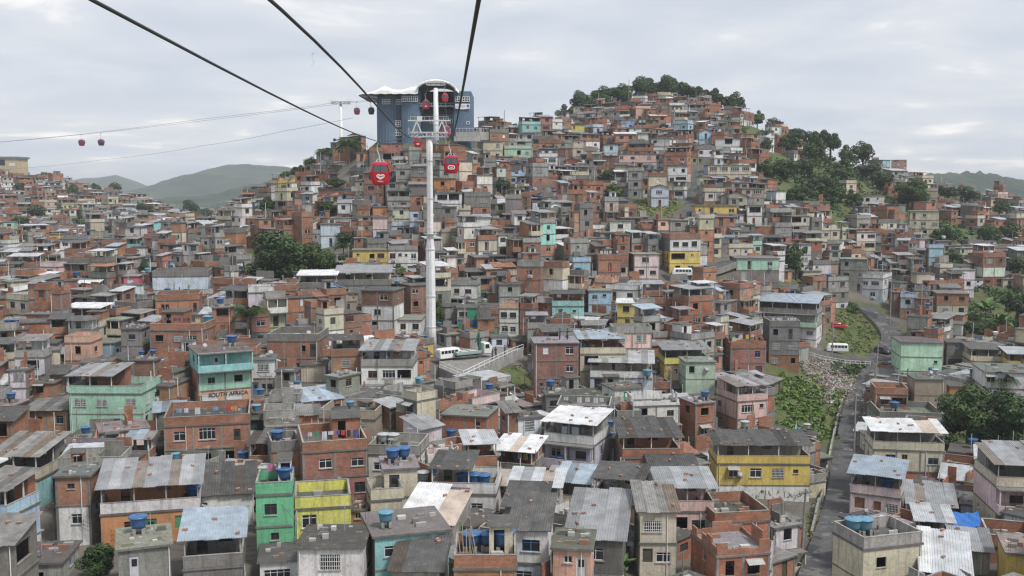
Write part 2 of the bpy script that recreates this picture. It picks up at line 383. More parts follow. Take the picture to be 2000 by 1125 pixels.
for q in gme.vertices:
    x, y, z = q.co
    if not (40 < y < 930): _vv.append(.3); continue
    u, v = proj(q.co); _vv.append(.45 if (in_rects(u, v, VEG) or woods(x, y, u, v)) else 0.0)
_va.data.foreach_set('value', _vv)
tag(link('ground', gme), kind='structure', label='dusty ground between the houses of the hillside')

def mountain(name, D, prof, depth, label, seed, mat='hillgreen', rough=0.12, bump=0.02, bs=.05):
    """a ridge whose crest stands along a given line at distance D; foothills fall off in depth"""
    us = [p[0] for p in prof]; hs = [CAMZ + ray(p[0], p[1])[1]*D for p in prof]
    X = np.linspace((us[0]-1000)/2000*D, (us[-1]-1000)/2000*D, 150); Y = np.linspace(D-depth, D+depth, 50)
    H = np.interp(X, [(u-1000)/2000*D for u in us], hs)
    def zf(i, j):
        t = abs(Y[j]-D)/depth; k = max(0.0, 1-t)**1.25
        n = mnoise.fractal(Vector((X[i]/(depth*.35), Y[j]/(depth*.35), seed)), 1.0, 2.0, 6)
        n2 = mnoise.fractal(Vector((X[i]/(depth*bs), Y[j]/(depth*bs), seed)), 0.6, 2.0, 3)
        return -3 + (H[i]+3)*k*(1+rough*n*(0.15+min(1, t*4))) + n2*H[i]*bump
    tag(link(name, grid_mesh(name, X, Y, zf, mat)), kind='structure', label=label)
mountain('mountain', 2500, [(150,372),(250,372),(300,366),(340,355),(380,340),(420,326),(455,319),(490,318),(520,322),(560,326),(620,333),(700,345),(800,362),(900,372)], 700, 'bare green mountain rising behind the left ridge', 3.1, rough=.3, bump=.03)
mountain('mountain', 1450, [(330,384),(380,382),(420,378),(460,368),(500,360),(550,348),(600,340),(700,340),(800,372)], 330, 'lower green spur in front of the mountain', 9.7, rough=.25, bump=.06, bs=.04)
mountain('mountain', 3400, [(60,372),(130,352),(170,347),(205,345),(232,341),(250,348),(275,360),(300,372)], 600, 'faint blue mountain behind the left hill', 5.5)
mountain('mountain', 1300, [(1560,368),(1700,352),(1790,342),(1830,338),(1870,337),(1910,338),(1950,344),(2000,351),(2080,352),(2200,345),(2300,372)], 300, 'wooded hazy hill beyond the right slope', 7.3, rough=0.2, bump=.075, bs=.035)

def ribbon(name, pts, width, mat, label, lift=0.06, step=3.0):
    P = [Vector((p.x, p.y)) for p in pts]; Q = [P[0]]
    for a, b in zip(P, P[1:]):
        n = max(1, int((b-a).length/step))
        for k in range(1, n+1): Q.append(a+(b-a)*k/n)
    for _ in range(6): Q = [Q[0]] + [(Q[i-1]+Q[i]*2+Q[i+1])/4 for i in range(1, len(Q)-1)] + [Q[-1]]
    zs = []
    for i, q in enumerate(Q):
        d = (Q[min(i+1, len(Q)-1)]-Q[max(i-1, 0)]).normalized(); nrm = Vector((-d.y, d.x))
        w = width(i/len(Q)) if callable(width) else width
        zs.append((q+nrm*w/2, q-nrm*w/2, max(ground(*(q+nrm*w/2*s)) for s in (-1, -.5, 0, .5, 1))+lift))
    z = [a[2] for a in zs]
    for _ in range(3): z = [z[0]] + [max(z[i], (z[i-1]+z[i+1])/2) for i in range(1, len(z)-1)] + [z[-1]]
    mb = MB()
    for i in range(len(zs)-1):
        a, b, c, d = zs[i][0], zs[i][1], zs[i+1][1], zs[i+1][0]
        mb.poly(((a.x,a.y,z[i]), (b.x,b.y,z[i]), (c.x,c.y,z[i+1]), (d.x,d.y,z[i+1])), mat, (.3,.3,.3))
        for p, q in ((a, d), (b, c)):
            mb.poly(((p.x,p.y,z[i]), (p.x,p.y,z[i]-1.5), (q.x,q.y,z[i+1]-1.5), (q.x,q.y,z[i+1])), 'conc', (.3,.29,.27))
    for i in (0, -1):
        a, b = zs[i][0], zs[i][1]; mb.poly(((a.x,a.y,z[i]), (b.x,b.y,z[i]), (b.x,b.y,z[i]-2.5), (a.x,a.y,z[i]-2.5)), 'conc', (.3,.29,.27))
    tag(part(mb, name), kind='structure', label=label)
    return [(q, zz, ) for q, zz in zip(Q, z)]
road_px = [(1575,1260),(1592,1125),(1622,1050),(1637,980),(1645,920),(1652,870),(1657,830),(1668,790),(1688,745),(1708,712),(1728,690)]
road_pts = [hit(u, v, 0, 40) for u, v in road_px]
ribbon('road', road_pts, 3.1, 'asphalt', 'narrow asphalt lane climbing out of the valley')
up_px = [(1560,683),(1640,699),(1712,707)]
up_pts = [hit(*p) for p in up_px]
ribbon('road', up_pts, 4.4, 'asphalt', 'cross street with railing above the rubble slope', 0.10)
up2 = [hit(*p) for p in [(1712,707),(1735,685),(1752,655),(1740,635),(1715,615),(1685,600)]]
ribbon('road', up2, 5.0, 'asphalt', 'steep street bending up past the white corner shop', 0.14)
lane = [hit(*p) for p in [(1300,545),(1345,546),(1400,535),(1440,520)]]
ribbon('road', lane, 3.6, 'asphalt', 'lane in front of the yellow house on the slope', 0.08)
lane2 = [hit(*p) for p in [(1325,440),(1350,395),(1362,350),(1368,330)]]
ribbon('road', lane2, 3.2, 'asphalt', 'steep alley running up the hill', 0.08)
hero_zones = []                                  # (x, y, r) kept free of filler houses
for pts, w in ((road_pts, 2.6), (up_pts, 3.4), (up2, 4.5), (lane, 3.5), (lane2, 3.0)):
    for a, b in zip(pts, pts[1:]):
        n = max(2, int((b-a).length/3))
        for k in range(n+1):
            p = a+(b-a)*k/n; hero_zones.append((p.x, p.y, w))
# plaza with its stone retaining wall
PZ = 4.1
pl = [at(858,718,1), at(905,738,1), at(1000,692,1), at(1022,684,1), at(1016,664,1), at(865,664,1)]
pl = [Vector((p.x*k, p.y*k, PZ)) for p in pl for k in [(CAMZ-PZ)/(CAMZ-p.z)]]
mb = MB(); mb.poly([tuple(p) for p in pl], 'conc', (.30,.29,.27)); plaza = tag(part(mb, 'plaza'), kind='structure', label='concrete plaza at the foot of the pylon')
rw = root('retaining_wall', (pl[2].x, pl[2].y, -1), label='grey stone retaining wall with white railing under the plaza', cat='wall')
mb = MB()
for a, b in zip(pl[0:4], pl[1:5]):
    o = -rw.location
    n = Vector((b.y-a.y, a.x-b.x, 0)).normalized()
    A, B = a+o, b+o
    mb.poly((tuple(A-Vector((0,0,7.4))), tuple(B-Vector((0,0,7.4))), tuple(B), tuple(A)), 'stonewall', (.4,.4,.38))
part(mb, 'wall_face', rw)
rp = MB(); rp.bar((0,0,0), (0,0,1.05), .07, 'plain', (.8,.8,.78)); rpm = rp.mesh('post')
for a, b in zip(pl[0:3], pl[1:4]):
    n = max(1, int((b-a).length/2.2)); mb = MB()
    for k in range(n+1):
        link('railing_post', rpm, rw, a+(b-a)*k/n-rw.location)
    for h in (.55, 1.05): mb.bar(a-rw.location+Vector((0,0,h)), b-rw.location+Vector((0,0,h)), .07, 'plain', (.8,.8,.78))
    part(mb, 'rail', rw)
for x in (880, 920, 960, 1000):
    for v in (688, 706): 
        p = at(x, v, 1); k = (CAMZ-PZ)/(CAMZ-p.z); hero_zones.append((p.x*k, p.y*k, 5.0))

# ------------------------------------------------------------------ houses
COL = dict(W=(.81,.805,.79), C=(.66,.60,.47), G=(.25,.243,.228), L=(.40,.39,.365), M=(.44,.70,.57), T=(.33,.66,.65), B=(.43,.60,.76), P=(.76,.52,.48),
           Y=(.72,.54,.16), E=(.80,.75,.20), O=(.64,.31,.15), R=(.365,.18,.118), N=(.17,.53,.30), A=(.74,.46,.34), V=(.60,.55,.66), S=(.46,.60,.47), U=(.30,.42,.55), K=(.20,.19,.18), D=(.42,.34,.27), I=(.62,.70,.80))
WORD = dict(W='white', C='cream', G='grey cement', L='pale grey', M='mint green', T='turquoise', B='light blue', P='pink', Y='yellow', E='lemon yellow', O='orange', R='bare brick', N='green', A='peach', V='lilac', S='sage green', U='slate blue', K='sooty', D='tan', I='icy blue')  # K is a plain dark grey
def jit(c, k=.08, r=rnd):
    g = 1+r.uniform(-k, k); return tuple(min(.9, x*g*(1+r.uniform(-k*.4, k*.4))) for x in c)
BRICKS = [(.45,.215,.13), (.36,.185,.13), (.41,.185,.118), (.31,.17,.128), (.47,.25,.165)]
CONC = (.245,.238,.222); DARKC = (.125,.122,.118); ALU = (.62,.63,.64)
WIN = {}
def win_mesh(key):
    if key in WIN: return WIN[key]
    kind, fc = key
    fcol = dict(a=ALU, w=(.78,.78,.76), d=(.07,.06,.055), b=(.20,.10,.05), g=(.08,.25,.12), u=(.10,.22,.42), r=(.35,.07,.05))[fc]
    w, h = WSIZE[kind]; mb = MB(); pn = MB(); y = .13; t = .055
    if kind in ('slide', 'grille', 'big', 'vent'):
        mb.box(-w/2, w/2, y-.05, y, 0, t, 'plain', fcol); mb.box(-w/2, w/2, y-.05, y, h-t, h, 'plain', fcol)
        mb.box(-w/2, -w/2+t, y-.05, y, t, h-t, 'plain', fcol); mb.box(w/2-t, w/2, y-.05, y, t, h-t, 'plain', fcol)
        n = {'slide': 1, 'grille': 1, 'big': 3, 'vent': 1}[kind]
        for i in range(1, n+1):
            x = -w/2+w*i/(n+1); mb.box(x-t/2, x+t/2, y-.05, y, t, h-t, 'plain', fcol)
        if kind in ('slide', 'big'): mb.box(-w/2+t, w/2-t, y-.045, y-.005, h*.72, h*.72+.04, 'plain', fcol)
        mb.box(-w/2-.08, w/2+.08, -.09, .02, -.07, 0, 'conc', (.5,.49,.46))
        if kind == 'grille':
            for i in range(9):
                x = -w/2+w*(i+.5)/9; mb.box(x-.016, x+.016, -.05, -.02, .02, h-.02, 'plain', (.72,.72,.70))
            for z in (.25, .55, .85): mb.box(-w/2, w/2, -.05, -.02, z*h-.016, z*h+.016, 'plain', (.72,.72,.70))
        pn.box(-w/2+t, w/2-t, y-.03, y-.02, t, h-t, 'glass', (.03,.03,.03))
    elif kind == 'shutter':
        mb.box(-w/2, w/2, y-.06, y, 0, .05, 'plain', fcol); mb.box(-w/2, w/2, y-.06, y, h-.05, h, 'plain', fcol)
        mb.box(-w/2, -w/2+.05, y-.06, y, .05, h-.05, 'plain', fcol); mb.box(w/2-.05, w/2, y-.06, y, .05, h-.05, 'plain', fcol)
        c2 = tuple(x*1.25 for x in fcol)
        for i in range(9):
            z = .05+(h-.1)*i/9; pn.box(-w/2+.05, w/2-.05, y-.04, y-.015, z, z+(h-.1)/9*.8, 'plain', c2)
    elif kind == 'door':
        mb.box(-w/2, -w/2+.06, y-.06, y, 0, h, 'plain', fcol); mb.box(w/2-.06, w/2, y-.06, y, 0, h, 'plain', fcol); mb.box(-w/2+.06, w/2-.06, y-.06, y, h-.06, h, 'plain', fcol)
        pn.box(-w/2+.06, w/2-.06, y-.04, y-.01, 0.01, h-.06, 'plain', tuple(x*.8 for x in fcol)); pn.box(-w/2+.18, w/2-.18, y-.055, y-.04, h*.55, h*.85, 'glass', (.03,.03,.03))
    elif kind == 'gate':
        mb.box(-w/2, w/2, y-.10, y, h-.25, h, 'plain', fcol)
        for i in range(12):
            z = (h-.25)*i/12; pn.box(-w/2, w/2, y-.04-.015*(i % 2), y, z, z+(h-.25)/12, 'plain', fcol)
    elif kind in ('void', 'loggia'):
        mb.box(-w/2-.05, w/2+.05, -.07, .02, -.06, 0, 'conc', (.42,.41,.38))
    WIN[key] = (mb.mesh('window'), pn.mesh('pane') if pn.f else None)
    return WIN[key]
WSIZE = dict(slide=(1.25,1.0), grille=(1.35,1.05), big=(2.1,1.15), vent=(.6,.55), shutter=(1.0,1.1), door=(.85,2.05), gate=(2.5,2.2), void=(1.0,1.1), loggia=(2.6,1.45))
BOARD = MB(); BOARD.box(-.42,.42,-.55,0,0,.42,'plain',(.66,.66,.64)); BOARD.box(-.38,.38,-.56,-.55,.05,.37,'plain',(.30,.30,.30)); ACM = BOARD.mesh('air_conditioner')
SHM = {}
def sheet_mesh(w, l, c, mat, amp=.035):
    """one corrugated sheet, w wide along x, l long along y (plan), flat; tilted by its object"""
    key = (round(w, 2), round(l, 1), tuple(round(x, 2) for x in c), mat)
    if key in SHM: return SHM[key]
    mb = MB(); n = max(3, int(w/.2)); xs = []
    for i in range(n):
        a = w*i/n; d = w/n
        xs += [(a, 0), (a+d*.3, 0), (a+d*.45, amp), (a+d*.85, amp)]
    xs.append((w, 0))
    k = mb.mi(mat)
    for x, z in xs: mb.v += [(x-w/2, 0, z), (x-w/2, l, z)]
    for i in range(len(xs)-1): mb.f.append((2*i, 2*i+2, 2*i+3, 2*i+1)); mb.m.append(k); mb.c.append(c)
    e = len(mb.v)                                  # flat underside lip so that the sheet has an edge
    mb.box(-w/2, w/2, 0, .05, -.03, -.004, mat, c); mb.box(-w/2, w/2, l-.05, l, -.03, -.004, mat, c)
    SHM[key] = mb.mesh('roof_sheet'); return SHM[key]
SHEETC = dict(g=('sheet', (.33,.338,.35)), b=('sheet', (.36,.43,.50)), w=('sheet', (.72,.73,.74)), d=('fibro', (.10,.098,.097)), f=('fibro', (.21,.206,.20)), l=('sheet', (.50,.52,.54)), t=('fibro', (.30,.135,.085)))

class House: pass
HOUSES = []
def build_house(H):
    """H: x,y (plan centre), zb, zt, W, P (depth), yaw, floors (colour codes, top first), top, roofc, opts, seed, D"""
    r = random.Random(H.seed)
    full = H.full; near = full and H.D < 172
    W, P = H.W, H.P; zt = H.zt-H.zb; fh = H.fh                # local z = 0 at zb
    objs = []                                                  # (name, mb or mesh, loc, rz, parent index)
    def put(name, data, loc=(0,0,0), rz=0.0, par=None, rx=0.0, sc=None): objs.append((name, data, loc, rz, par, rx, sc)); return len(objs)-1
    FACES = [((-W/2,-P/2),(1,0),(0,-1),W,0.0), ((W/2,-P/2),(0,1),(1,0),P,math.pi/2), ((-W/2,P/2),(0,-1),(-1,0),P,-math.pi/2), ((W/2,P/2),(-1,0),(0,1),W,math.pi)]
    wall = MB(); wcol = {}
    slabs = []; k = 0
    while True:
        z1 = zt-k*fh; z0 = zt-(k+1)*fh
        if z1 <= .5: break
        last = z0 <= 1.2
        if last: z0 = min(z0, -.6)
        code = H.floors[min(k, len(H.floors)-1)]
        for fi, (o, d, out, wd, rz) in enumerate(FACES):
            cd = code
            if H.sides and fi in (1, 2, 3): cd = H.sides[min(k, len(H.sides)-1)]
            base = wcol.setdefault(cd, jit(COL[cd] if cd != 'R' else r.choice(BRICKS), .07 if H.hero and cd not in 'RGL' else .18, r))
            mat = 'brick' if cd == 'R' else ('conc' if cd in 'GLK' else 'paint')
            holes = []
            if fi < 3 and (full or fi == 0 or r.random() < .6) and z1 > 1.0:
                wl = H.wins.get((k, fi)) if H.wins else None
                if wl is None:
                    n = max(1, int(wd/(2.5 if fi == 0 else 3.4)))
                    wl = []
                    for i in range(n):
                        p = r.random()
                        if p < (.13 if fi == 0 else .45): continue
                        kd = r.choices(['slide','grille','big','vent','shutter','void','door','loggia'], [5,1.6,1.2 if fi == 0 else 0,2,1,3.4,1.8 if fi == 0 else 0,2.6 if fi == 0 else .6])[0]
                        wl.append(((i+.5)/n+r.uniform(-.06,.06), kd, r.choices('awdbgur', [4,2,4.5,2.5,.4,.5,.4])[0]))
                for fr, kd, fc in wl:
                    w, h = WSIZE[kd]; kw_, kh_ = r.uniform(.78, 1.25), (r.uniform(.8, 1.2) if kd not in ('door', 'gate') else r.uniform(.9, 1.02))
                    w *= kw_; h *= kh_
                    if w > wd-.5: continue
                    s = min(max(fr*wd, w/2+.25), wd-w/2-.25)
                    sill = {'door': .12, 'gate': .1, 'vent': 1.5}.get(kd, .95)
                    zz = max(z0, zt-(k+1)*fh)+sill
                    if zz+h > z1-.2 or zz < -.3: continue
                    if any(abs(s-(q[0]+q[1])/2) < (q[1]-q[0])/2+w/2+.12 for q in holes): continue
                    holes.append((s-w/2, s+w/2, zz, zz+h))
                    px, py = o[0]+d[0]*s, o[1]+d[1]*s
                    if full:
                        fm, pm = win_mesh((kd, fc))
                        nm = {'door': 'door', 'gate': 'roller_door'}.get(kd, 'window')
                        i = put(nm, fm, (px, py, zz), rz, None, 0.0, (kw_, 1, kh_))
                        if pm is not None: put('door_leaf' if nm == 'door' else ('shutter_slats' if kd in ('gate', 'shutter') else 'pane'), pm, (0,0,0), 0, i)
                        if kd == 'slide' and r.random() < .12: put('air_conditioner', ACM, (px+d[0]*.2, py+d[1]*.2, zz-.62), rz)
                        if kd in ('slide', 'void') and r.random() < .10 and near:
                            aw = MB(); aw.poly(((-w/2-.2,-.75,h+.02),(w/2+.2,-.75,h+.02),(w/2+.2,0,h+.32),(-w/2-.2,0,h+.32)), 'sheet', (.45,.45,.44)); put('awning', aw, (px, py, zz), rz)
                    else:
                        # far houses: dark panel in each opening, also standing for shade inside open voids
                        dk = {'door': (.10,.07,.05), 'shutter': (.16,.12,.09)}.get(kd, (.035,.037,.04))
                        A = lambda q, z, f_: (o[0]+d[0]*q+out[0]*f_, o[1]+d[1]*q+out[1]*f_, z)
                        wall.poly((A(s-w/2, zz, -.12), A(s+w/2, zz, -.12), A(s+w/2, zz+h, -.12), A(s-w/2, zz+h, -.12)), 'plain', dk)
            if full or fi < 3: wall.wall(o, d, out, wd, z0, z1-.0, holes, mat, base, .16 if full else .12)
            else: wall.wall(o, d, out, wd, z0, z1, [], mat, base)
        # floor slab band
        if k > 0 or H.top in ('slab',): slabs.append(z1)
        elif H.top in ('para', 'terr', 'open', 'ruin'): slabs.append(z1)
        k += 1
        if last: break
    put('wall', wall)
    brick = 'R' in H.floors[:2] or (H.sides and 'R' in H.sides[:2])
    for q, z in enumerate(slabs):
        mb = MB(); top = (q == 0)
        ov = (.22 if H.top == 'slab' else .10) if top else (.07 if (brick or r.random() < .5) else .035)
        th = .16
        mb.box(-W/2-ov, W/2+ov, -P/2-ov, P/2+ov, z-th, z+(.02 if top else 0), 'conc', jit(CONC if not top else (.20,.195,.183), .15, r), ('conc', jit(DARKC if r.random() < .6 else (.25,.245,.235), .3, r)))
        put('roof_slab' if top else 'floor_slab', mb)
    if brick:
        cm = MB(); hh = zt+.4; cc = jit((.29,.28,.258), .12, r)
        cm.box(-.11, .11, -.11, .11, -.4, zt-.17, 'conc', cc); cmm = cm.mesh('column') if full else cm
        nx = max(1, round(W/3.2)); ny = max(1, round(P/3.4))
        pts = [(-W/2+W*i/nx, -P/2) for i in range(nx+1)] + [(W/2, -P/2+P*i/ny) for i in range(1, ny+1)] + [(-W/2, -P/2+P*i/ny) for i in range(1, ny+1)]
        for (x, y) in pts:
            e = .085
            put('column', cmm, (x+(e if x <= -W/2+.01 else (-e if x >= W/2-.01 else 0)), y+(e if y <= -P/2+.01 else (-e if y >= P/2-.01 else 0)), 0))
    # ---- roof
    mat, rc = SHEETC[H.roofc]; g_ = r.uniform(.82, 1.15); rc = tuple(x*g_ for x in rc)
    def sheets(w, l, z0, z1, cx=0.0, y0=None, rz=0.0):
        """mono-pitch run of sheets: front edge height z0, back z1"""
        y0 = -l/2 if y0 is None else y0
        ang = math.atan2(z1-z0, l); L_ = math.hypot(l, z1-z0)
        if near:
            n = max(1, round(w/1.05)); sw = w/n
            me = sheet_mesh(sw+.10, L_, rc, mat)
            k2 = r.choice((.6, .75, 1.3)); me2 = sheet_mesh(sw+.10, L_, tuple(min(.75, x*k2) for x in rc), mat); me3 = sheet_mesh(sw+.10, L_*.86, (rc[0]*.8, rc[1]*.66, rc[2]*.55), mat)
            for i in range(n):
                put('roof_sheet', (lambda q: me if q < .68 else (me2 if q < .9 else me3))(r.random()), (cx-w/2+sw*(i+.5), y0+r.uniform(-.16,.16), z0+(.014 if i % 2 else 0)+r.uniform(0,.012)), 0, None, ang+r.uniform(-.012,.012))
            wb = MB(); wb.box(-.2, .2, -.1, .1, 0, .16, 'plain', (.34,.2,.15)); wbm = wb.mesh('roof_weight')
            for i in range(int(w*l/9)):
                tt = r.random(); put('roof_weight', wbm, (cx+r.uniform(-.45,.45)*w, y0+l*tt, z0+(z1-z0)*tt+.05), r.uniform(0, 3), None, ang)
        else:
            mb = MB(); n = max(4, int(w/.5)) if full else max(3, int(w/1.0))
            for i in range(n):
                a, b = cx-w/2+w*i/n, cx-w/2+w*(i+1)/n; m = a+(b-a)*.5; zz = .05 if full else .04
                mb.poly(((a,y0,z0),(m,y0,z0+zz),(m,y0+l,z1+zz),(a,y0+l,z1)), mat, jit(rc,.04,r)); mb.poly(((m,y0,z0+zz),(b,y0,z0),(b,y0+l,z1),(m,y0+l,z1+zz)), mat, rc)
            mb.box(cx-w/2, cx+w/2, y0, y0+.06, z0-.12, z0-.01, mat, tuple(x*.7 for x in rc))
            put('roof', mb)
    if H.top == 'mono':
        ov = .35; rise = H.rise if H.rise is not None else r.uniform(.5, 1.0)
        sheets(W+2*ov, P+2*ov, zt+.06, zt+.06+rise)
        gb = MB(); code = H.floors[0]; c0 = wcol[code]; gm = 'brick' if code == 'R' else ('conc' if code in 'GLK' else 'paint')
        for x in (-W/2+.001, W/2-.001): gb.poly(((x,-P/2,zt),(x,P/2,zt),(x,P/2,zt+rise*.95),(x,-P/2,zt+.04)), gm, c0)
        gb.poly(((-W/2,P/2,zt),(W/2,P/2,zt),(W/2,P/2,zt+rise*.95),(-W/2,P/2,zt+rise*.95)), gm, c0)
        put('gable_wall', gb)
    if H.top == 'gable':
        rise = W*.17; ov = .35
        mb = MB()
        for s_ in (-1, 1):
            n = 10
            for i in range(n):
                y0 = -P/2-ov+(P+2*ov)*i/n; y1 = -P/2-ov+(P+2*ov)*(i+1)/n; z_ = .02*(i % 2)
                mb.poly(((0,y0,zt+rise+.05+z_),(s_*(W/2+ov),y0,zt-.08+z_),(s_*(W/2+ov),y1,zt-.08+z_),(0,y1,zt+rise+.05+z_)), mat, jit(rc,.05,r))
        put('roof', mb)
        gb = MB(); code = H.floors[0]; gm = 'brick' if code == 'R' else ('conc' if code in 'GLK' else 'paint')
        for y in (-P/2+.001, P/2-.001): gb.poly(((-W/2,y,zt),(W/2,y,zt),(0,y,zt+rise)), gm, wcol[code])
        put('gable_wall', gb)
    if H.top in ('para', 'terr', 'open', 'ruin'):
        ph = 0.95; pc = H.parac or (H.floors[0] if r.random() < .7 else r.choice('RGL'))
        pcol = jit(COL[pc], .06, r); pm = 'brick' if pc == 'R' else ('conc' if pc in 'GLK' else 'paint')
        mb = MB(); t = .13; z0 = zt+.02
        segs = [(-W/2, W/2, -P/2, -P/2+t), (-W/2, W/2, P/2-t, P/2), (-W/2, -W/2+t, -P/2+t, P/2-t), (W/2-t, W/2, -P/2+t, P/2-t)]
        for (a, b, c, d) in segs:
            if H.top == 'ruin':
                n = 5
                for i in range(n):
                    h = r.uniform(.2, 1.5)
                    if b-a > d-c: mb.box(a+(b-a)*i/n, a+(b-a)*(i+1)/n, c, d, z0, z0+h, pm, pcol)
                    else: mb.box(a, b, c+(d-c)*i/n, c+(d-c)*(i+1)/n, z0, z0+h, pm, pcol)
            else:
                mb.box(a, b, c, d, z0, z0+ph, pm, pcol)
        put('parapet', mb)
        if H.top != 'ruin':
            cp = MB(); cc = jit((.40,.39,.365), .15, r)
            for (a, b, c, d) in segs: cp.box(a-.02, b+.02, c-.02, d+.02, z0+ph+.002, z0+ph+.06, 'conc', cc)
            put('coping', cp)
    if H.top == 'terr':
        rz0 = zt+2.35; rise = H.rise if H.rise is not None else r.uniform(.15, .55)
        fw = H.rfw or 1.0
        rw_ = (W+.7)*fw; cx = (W+.7)*(1-fw)/2*(1 if H.seed % 2 else -1)
        sheets(rw_, P+.7, rz0, rz0+rise, cx)
        pc = jit((.66,.65,.62) if r.random() < .5 else (.36,.35,.33), .1, r)
        pmb = MB(); pmb.box(-.055, .055, -.055, .055, 0, 2.33, 'plain', pc); pmm = pmb.mesh('post') if full else pmb
        nx = max(1, round(W*fw/3.4))
        for i in range(nx+1):
            x = cx-(W*fw)/2+.15+(W*fw-.3)*i/nx
            put('post', pmm, (x, -P/2+.065, zt+.02))
        for x in (-W/2+.1, W/2-.1): put('post', pmm, (x, P*.05, zt+.02))
        bm = MB(); bc = H.floors[0] if r.random() < .5 else r.choice('RGLC'); bcol = jit(COL[bc], .06, r); bmt = 'brick' if bc == 'R' else ('conc' if bc in 'GLK' else 'paint')
        yb = r.uniform(.0, .25)*P
        o = (cx-(W*fw)/2+.2, yb); bw = W*fw-.4
        hs = [(bw*.15, bw*.15+.85, zt+.1, zt+2.1)] + ([(bw*.55, bw*.55+1.2, zt+1.0, zt+2.0)] if bw > 4 else [])
        bm.wall(o, (1,0), (0,-1), bw, zt+.03, zt+2.35+rise*.5, hs, bmt, bcol)
        bm.wall((o[0]+bw, yb), (0,1), (1,0), P/2-yb-.15, zt+.03, zt+2.4+rise*.6, [], bmt, bcol); bm.wall((o[0], P/2-.15), (0,-1), (-1,0), P/2-yb-.15, zt+.03, zt+2.4+rise*.6, [], bmt, bcol)
        put('terrace_room', bm)
    if H.top == 'open':
        bw, bd = W*r.uniform(.35,.5), P*.45; sx = 1 if r.random() < .5 else -1
        bc = H.roomc or r.choice('RRGLW'); bmt = 'brick' if bc == 'R' else ('conc' if bc in 'GLK' else 'paint'); bcol = jit(COL[bc], .06, r)
        bm = MB(); x0 = sx*(W/2-bw/2-.2); o = (x0-bw/2, P/2-bd-.2)
        bm.wall(o, (1,0), (0,-1), bw, zt+.02, zt+2.3, [(bw*.2, bw*.2+.8, zt+.1, zt+2.0)], bmt, bcol)
        bm.wall((o[0]+bw, o[1]), (0,1), (1,0), bd, zt+.02, zt+2.3, [], bmt, bcol); bm.wall((o[0], o[1]+bd), (0,-1), (-1,0), bd, zt+.02, zt+2.3, [], bmt, bcol); bm.wall((o[0]+bw, o[1]+bd), (-1,0), (0,1), bw, zt+.02, zt+2.3, [], bmt, bcol)
        put('stair_room', bm)
        s = MB(); s.box(o[0]-.15, o[0]+bw+.15, o[1]-.25, o[1]+bd+.15, zt+2.3, zt+2.42, 'conc', CONC, ('conc', DARKC)); put('room_slab', s)
    if H.top in ('slab', 'para') and full and r.random() < .35:      # rebar stubs waiting for the next floor
        for x in (-W/2+.2, W/2-.2):
            for y in (-P/2+.2, P/2-.2):
                mb = MB()
                for e in (-.07, .07): mb.bar((x+e, y, zt), (x+e+r.uniform(-.1,.1), y+r.uniform(-.1,.1), zt+r.uniform(.8,1.5)), .03, 'plain', (.16,.09,.06))
                put('rebar', mb)
    # balconies
    for k_ in H.bal:
        z = zt-(k_+1)*fh; cc = jit(COL[H.balc], .05, r); bmm = 'brick' if H.balc == 'R' else 'paint'
        mb = MB(); e = 1.15
        mb.box(-W/2-.05, W/2+.05, -P/2-e, -P/2-.001, z-.14, z+.02, 'conc', CONC); put('balcony_floor', mb)
        mb = MB(); mb.box(-W/2-.05, W/2+.05, -P/2-e, -P/2-e+.12, z+.022, z+.98, bmm, cc); mb.box(-W/2-.05, -W/2+.07, -P/2-e+.12, -P/2-.1, z+.022, z+.98, bmm, cc); mb.box(W/2-.07, W/2+.05, -P/2-e+.12, -P/2-.1, z+.022, z+.98, bmm, cc)
        put('balcony_parapet', mb)
        pmb = MB(); pmb.box(-.06, .06, -.06, .06, z+.98, z+fh-.17, 'plain', cc); pmm = pmb.mesh('post') if full else pmb
        for i in range(3): put('post', pmm, (-W/2+.06+(W-.12)*i/2, -P/2-e+.06, 0))
        if k_ >= 0:
            mb = MB(); mb.box(-W/2-.1, W/2+.1, -P/2-e-.1, -P/2-.12, z+fh-.168, z+fh-.03, 'conc', CONC); put('balcony_roof', mb)
    if H.top in ('slab', 'para') and not H.hero and r.random() < .45:  # unfinished walls of the next storey
        mb = MB(); c_ = r.choice('RRRGL'); mt_ = 'brick' if c_ == 'R' else 'conc'; cc = jit(COL[c_], .08, r)
        hh = r.uniform(.5, 2.3); a_, b_ = sorted((r.uniform(-.45,.1), r.uniform(.0,.45)))
        mb.box(W*a_, W*b_, P*.3, P*.3+.14, zt+.02, zt+hh, mt_, cc)
        if r.random() < .6: mb.box(W*a_, W*a_+.14, P*-.2, P*.3-.001, zt+.02, zt+hh*r.uniform(.4,1), mt_, cc)
        put('unfinished_wall', mb)
    if H.top in ('slab', 'para', 'open', 'ruin') and (near or (not full and r.random() < .3)):       # things lying about on the roof
        mb = MB()
        for _ in range(r.randrange(5, 15) if near else 3):
            x, y = r.uniform(-.42,.42)*W, r.uniform(-.42,.42)*P; a_, b_, c_ = r.uniform(.1,.9), r.uniform(.1,.5), r.uniform(.05,.4)
            kx = r.choice([(.40,.38,.35),(.2,.19,.18),(.30,.15,.1),(.5,.48,.45),(.22,.18,.14),(.14,.13,.12),(.32,.31,.3)])
            mb.box(max(-W/2+.2, x-a_/2), min(W/2-.2, x+a_/2), max(-P/2+.2, y-b_/2), min(P/2-.2, y+b_/2), zt+.022, zt+.02+c_, 'plain', kx)
        put('roof_clutter', mb)
    if full and near and r.random() < .8:                            # white drain pipe
        mb = MB(); x = W/2*r.choice((-.94, -.5, .5, .94)); mb.tube([(x,-P/2-.06,zt-.1),(x,-P/2-.06,zt*.5),(x,-P/2-.06,.1)], .045, 'plain', (.74,.74,.72), 6); put('drain_pipe', mb)
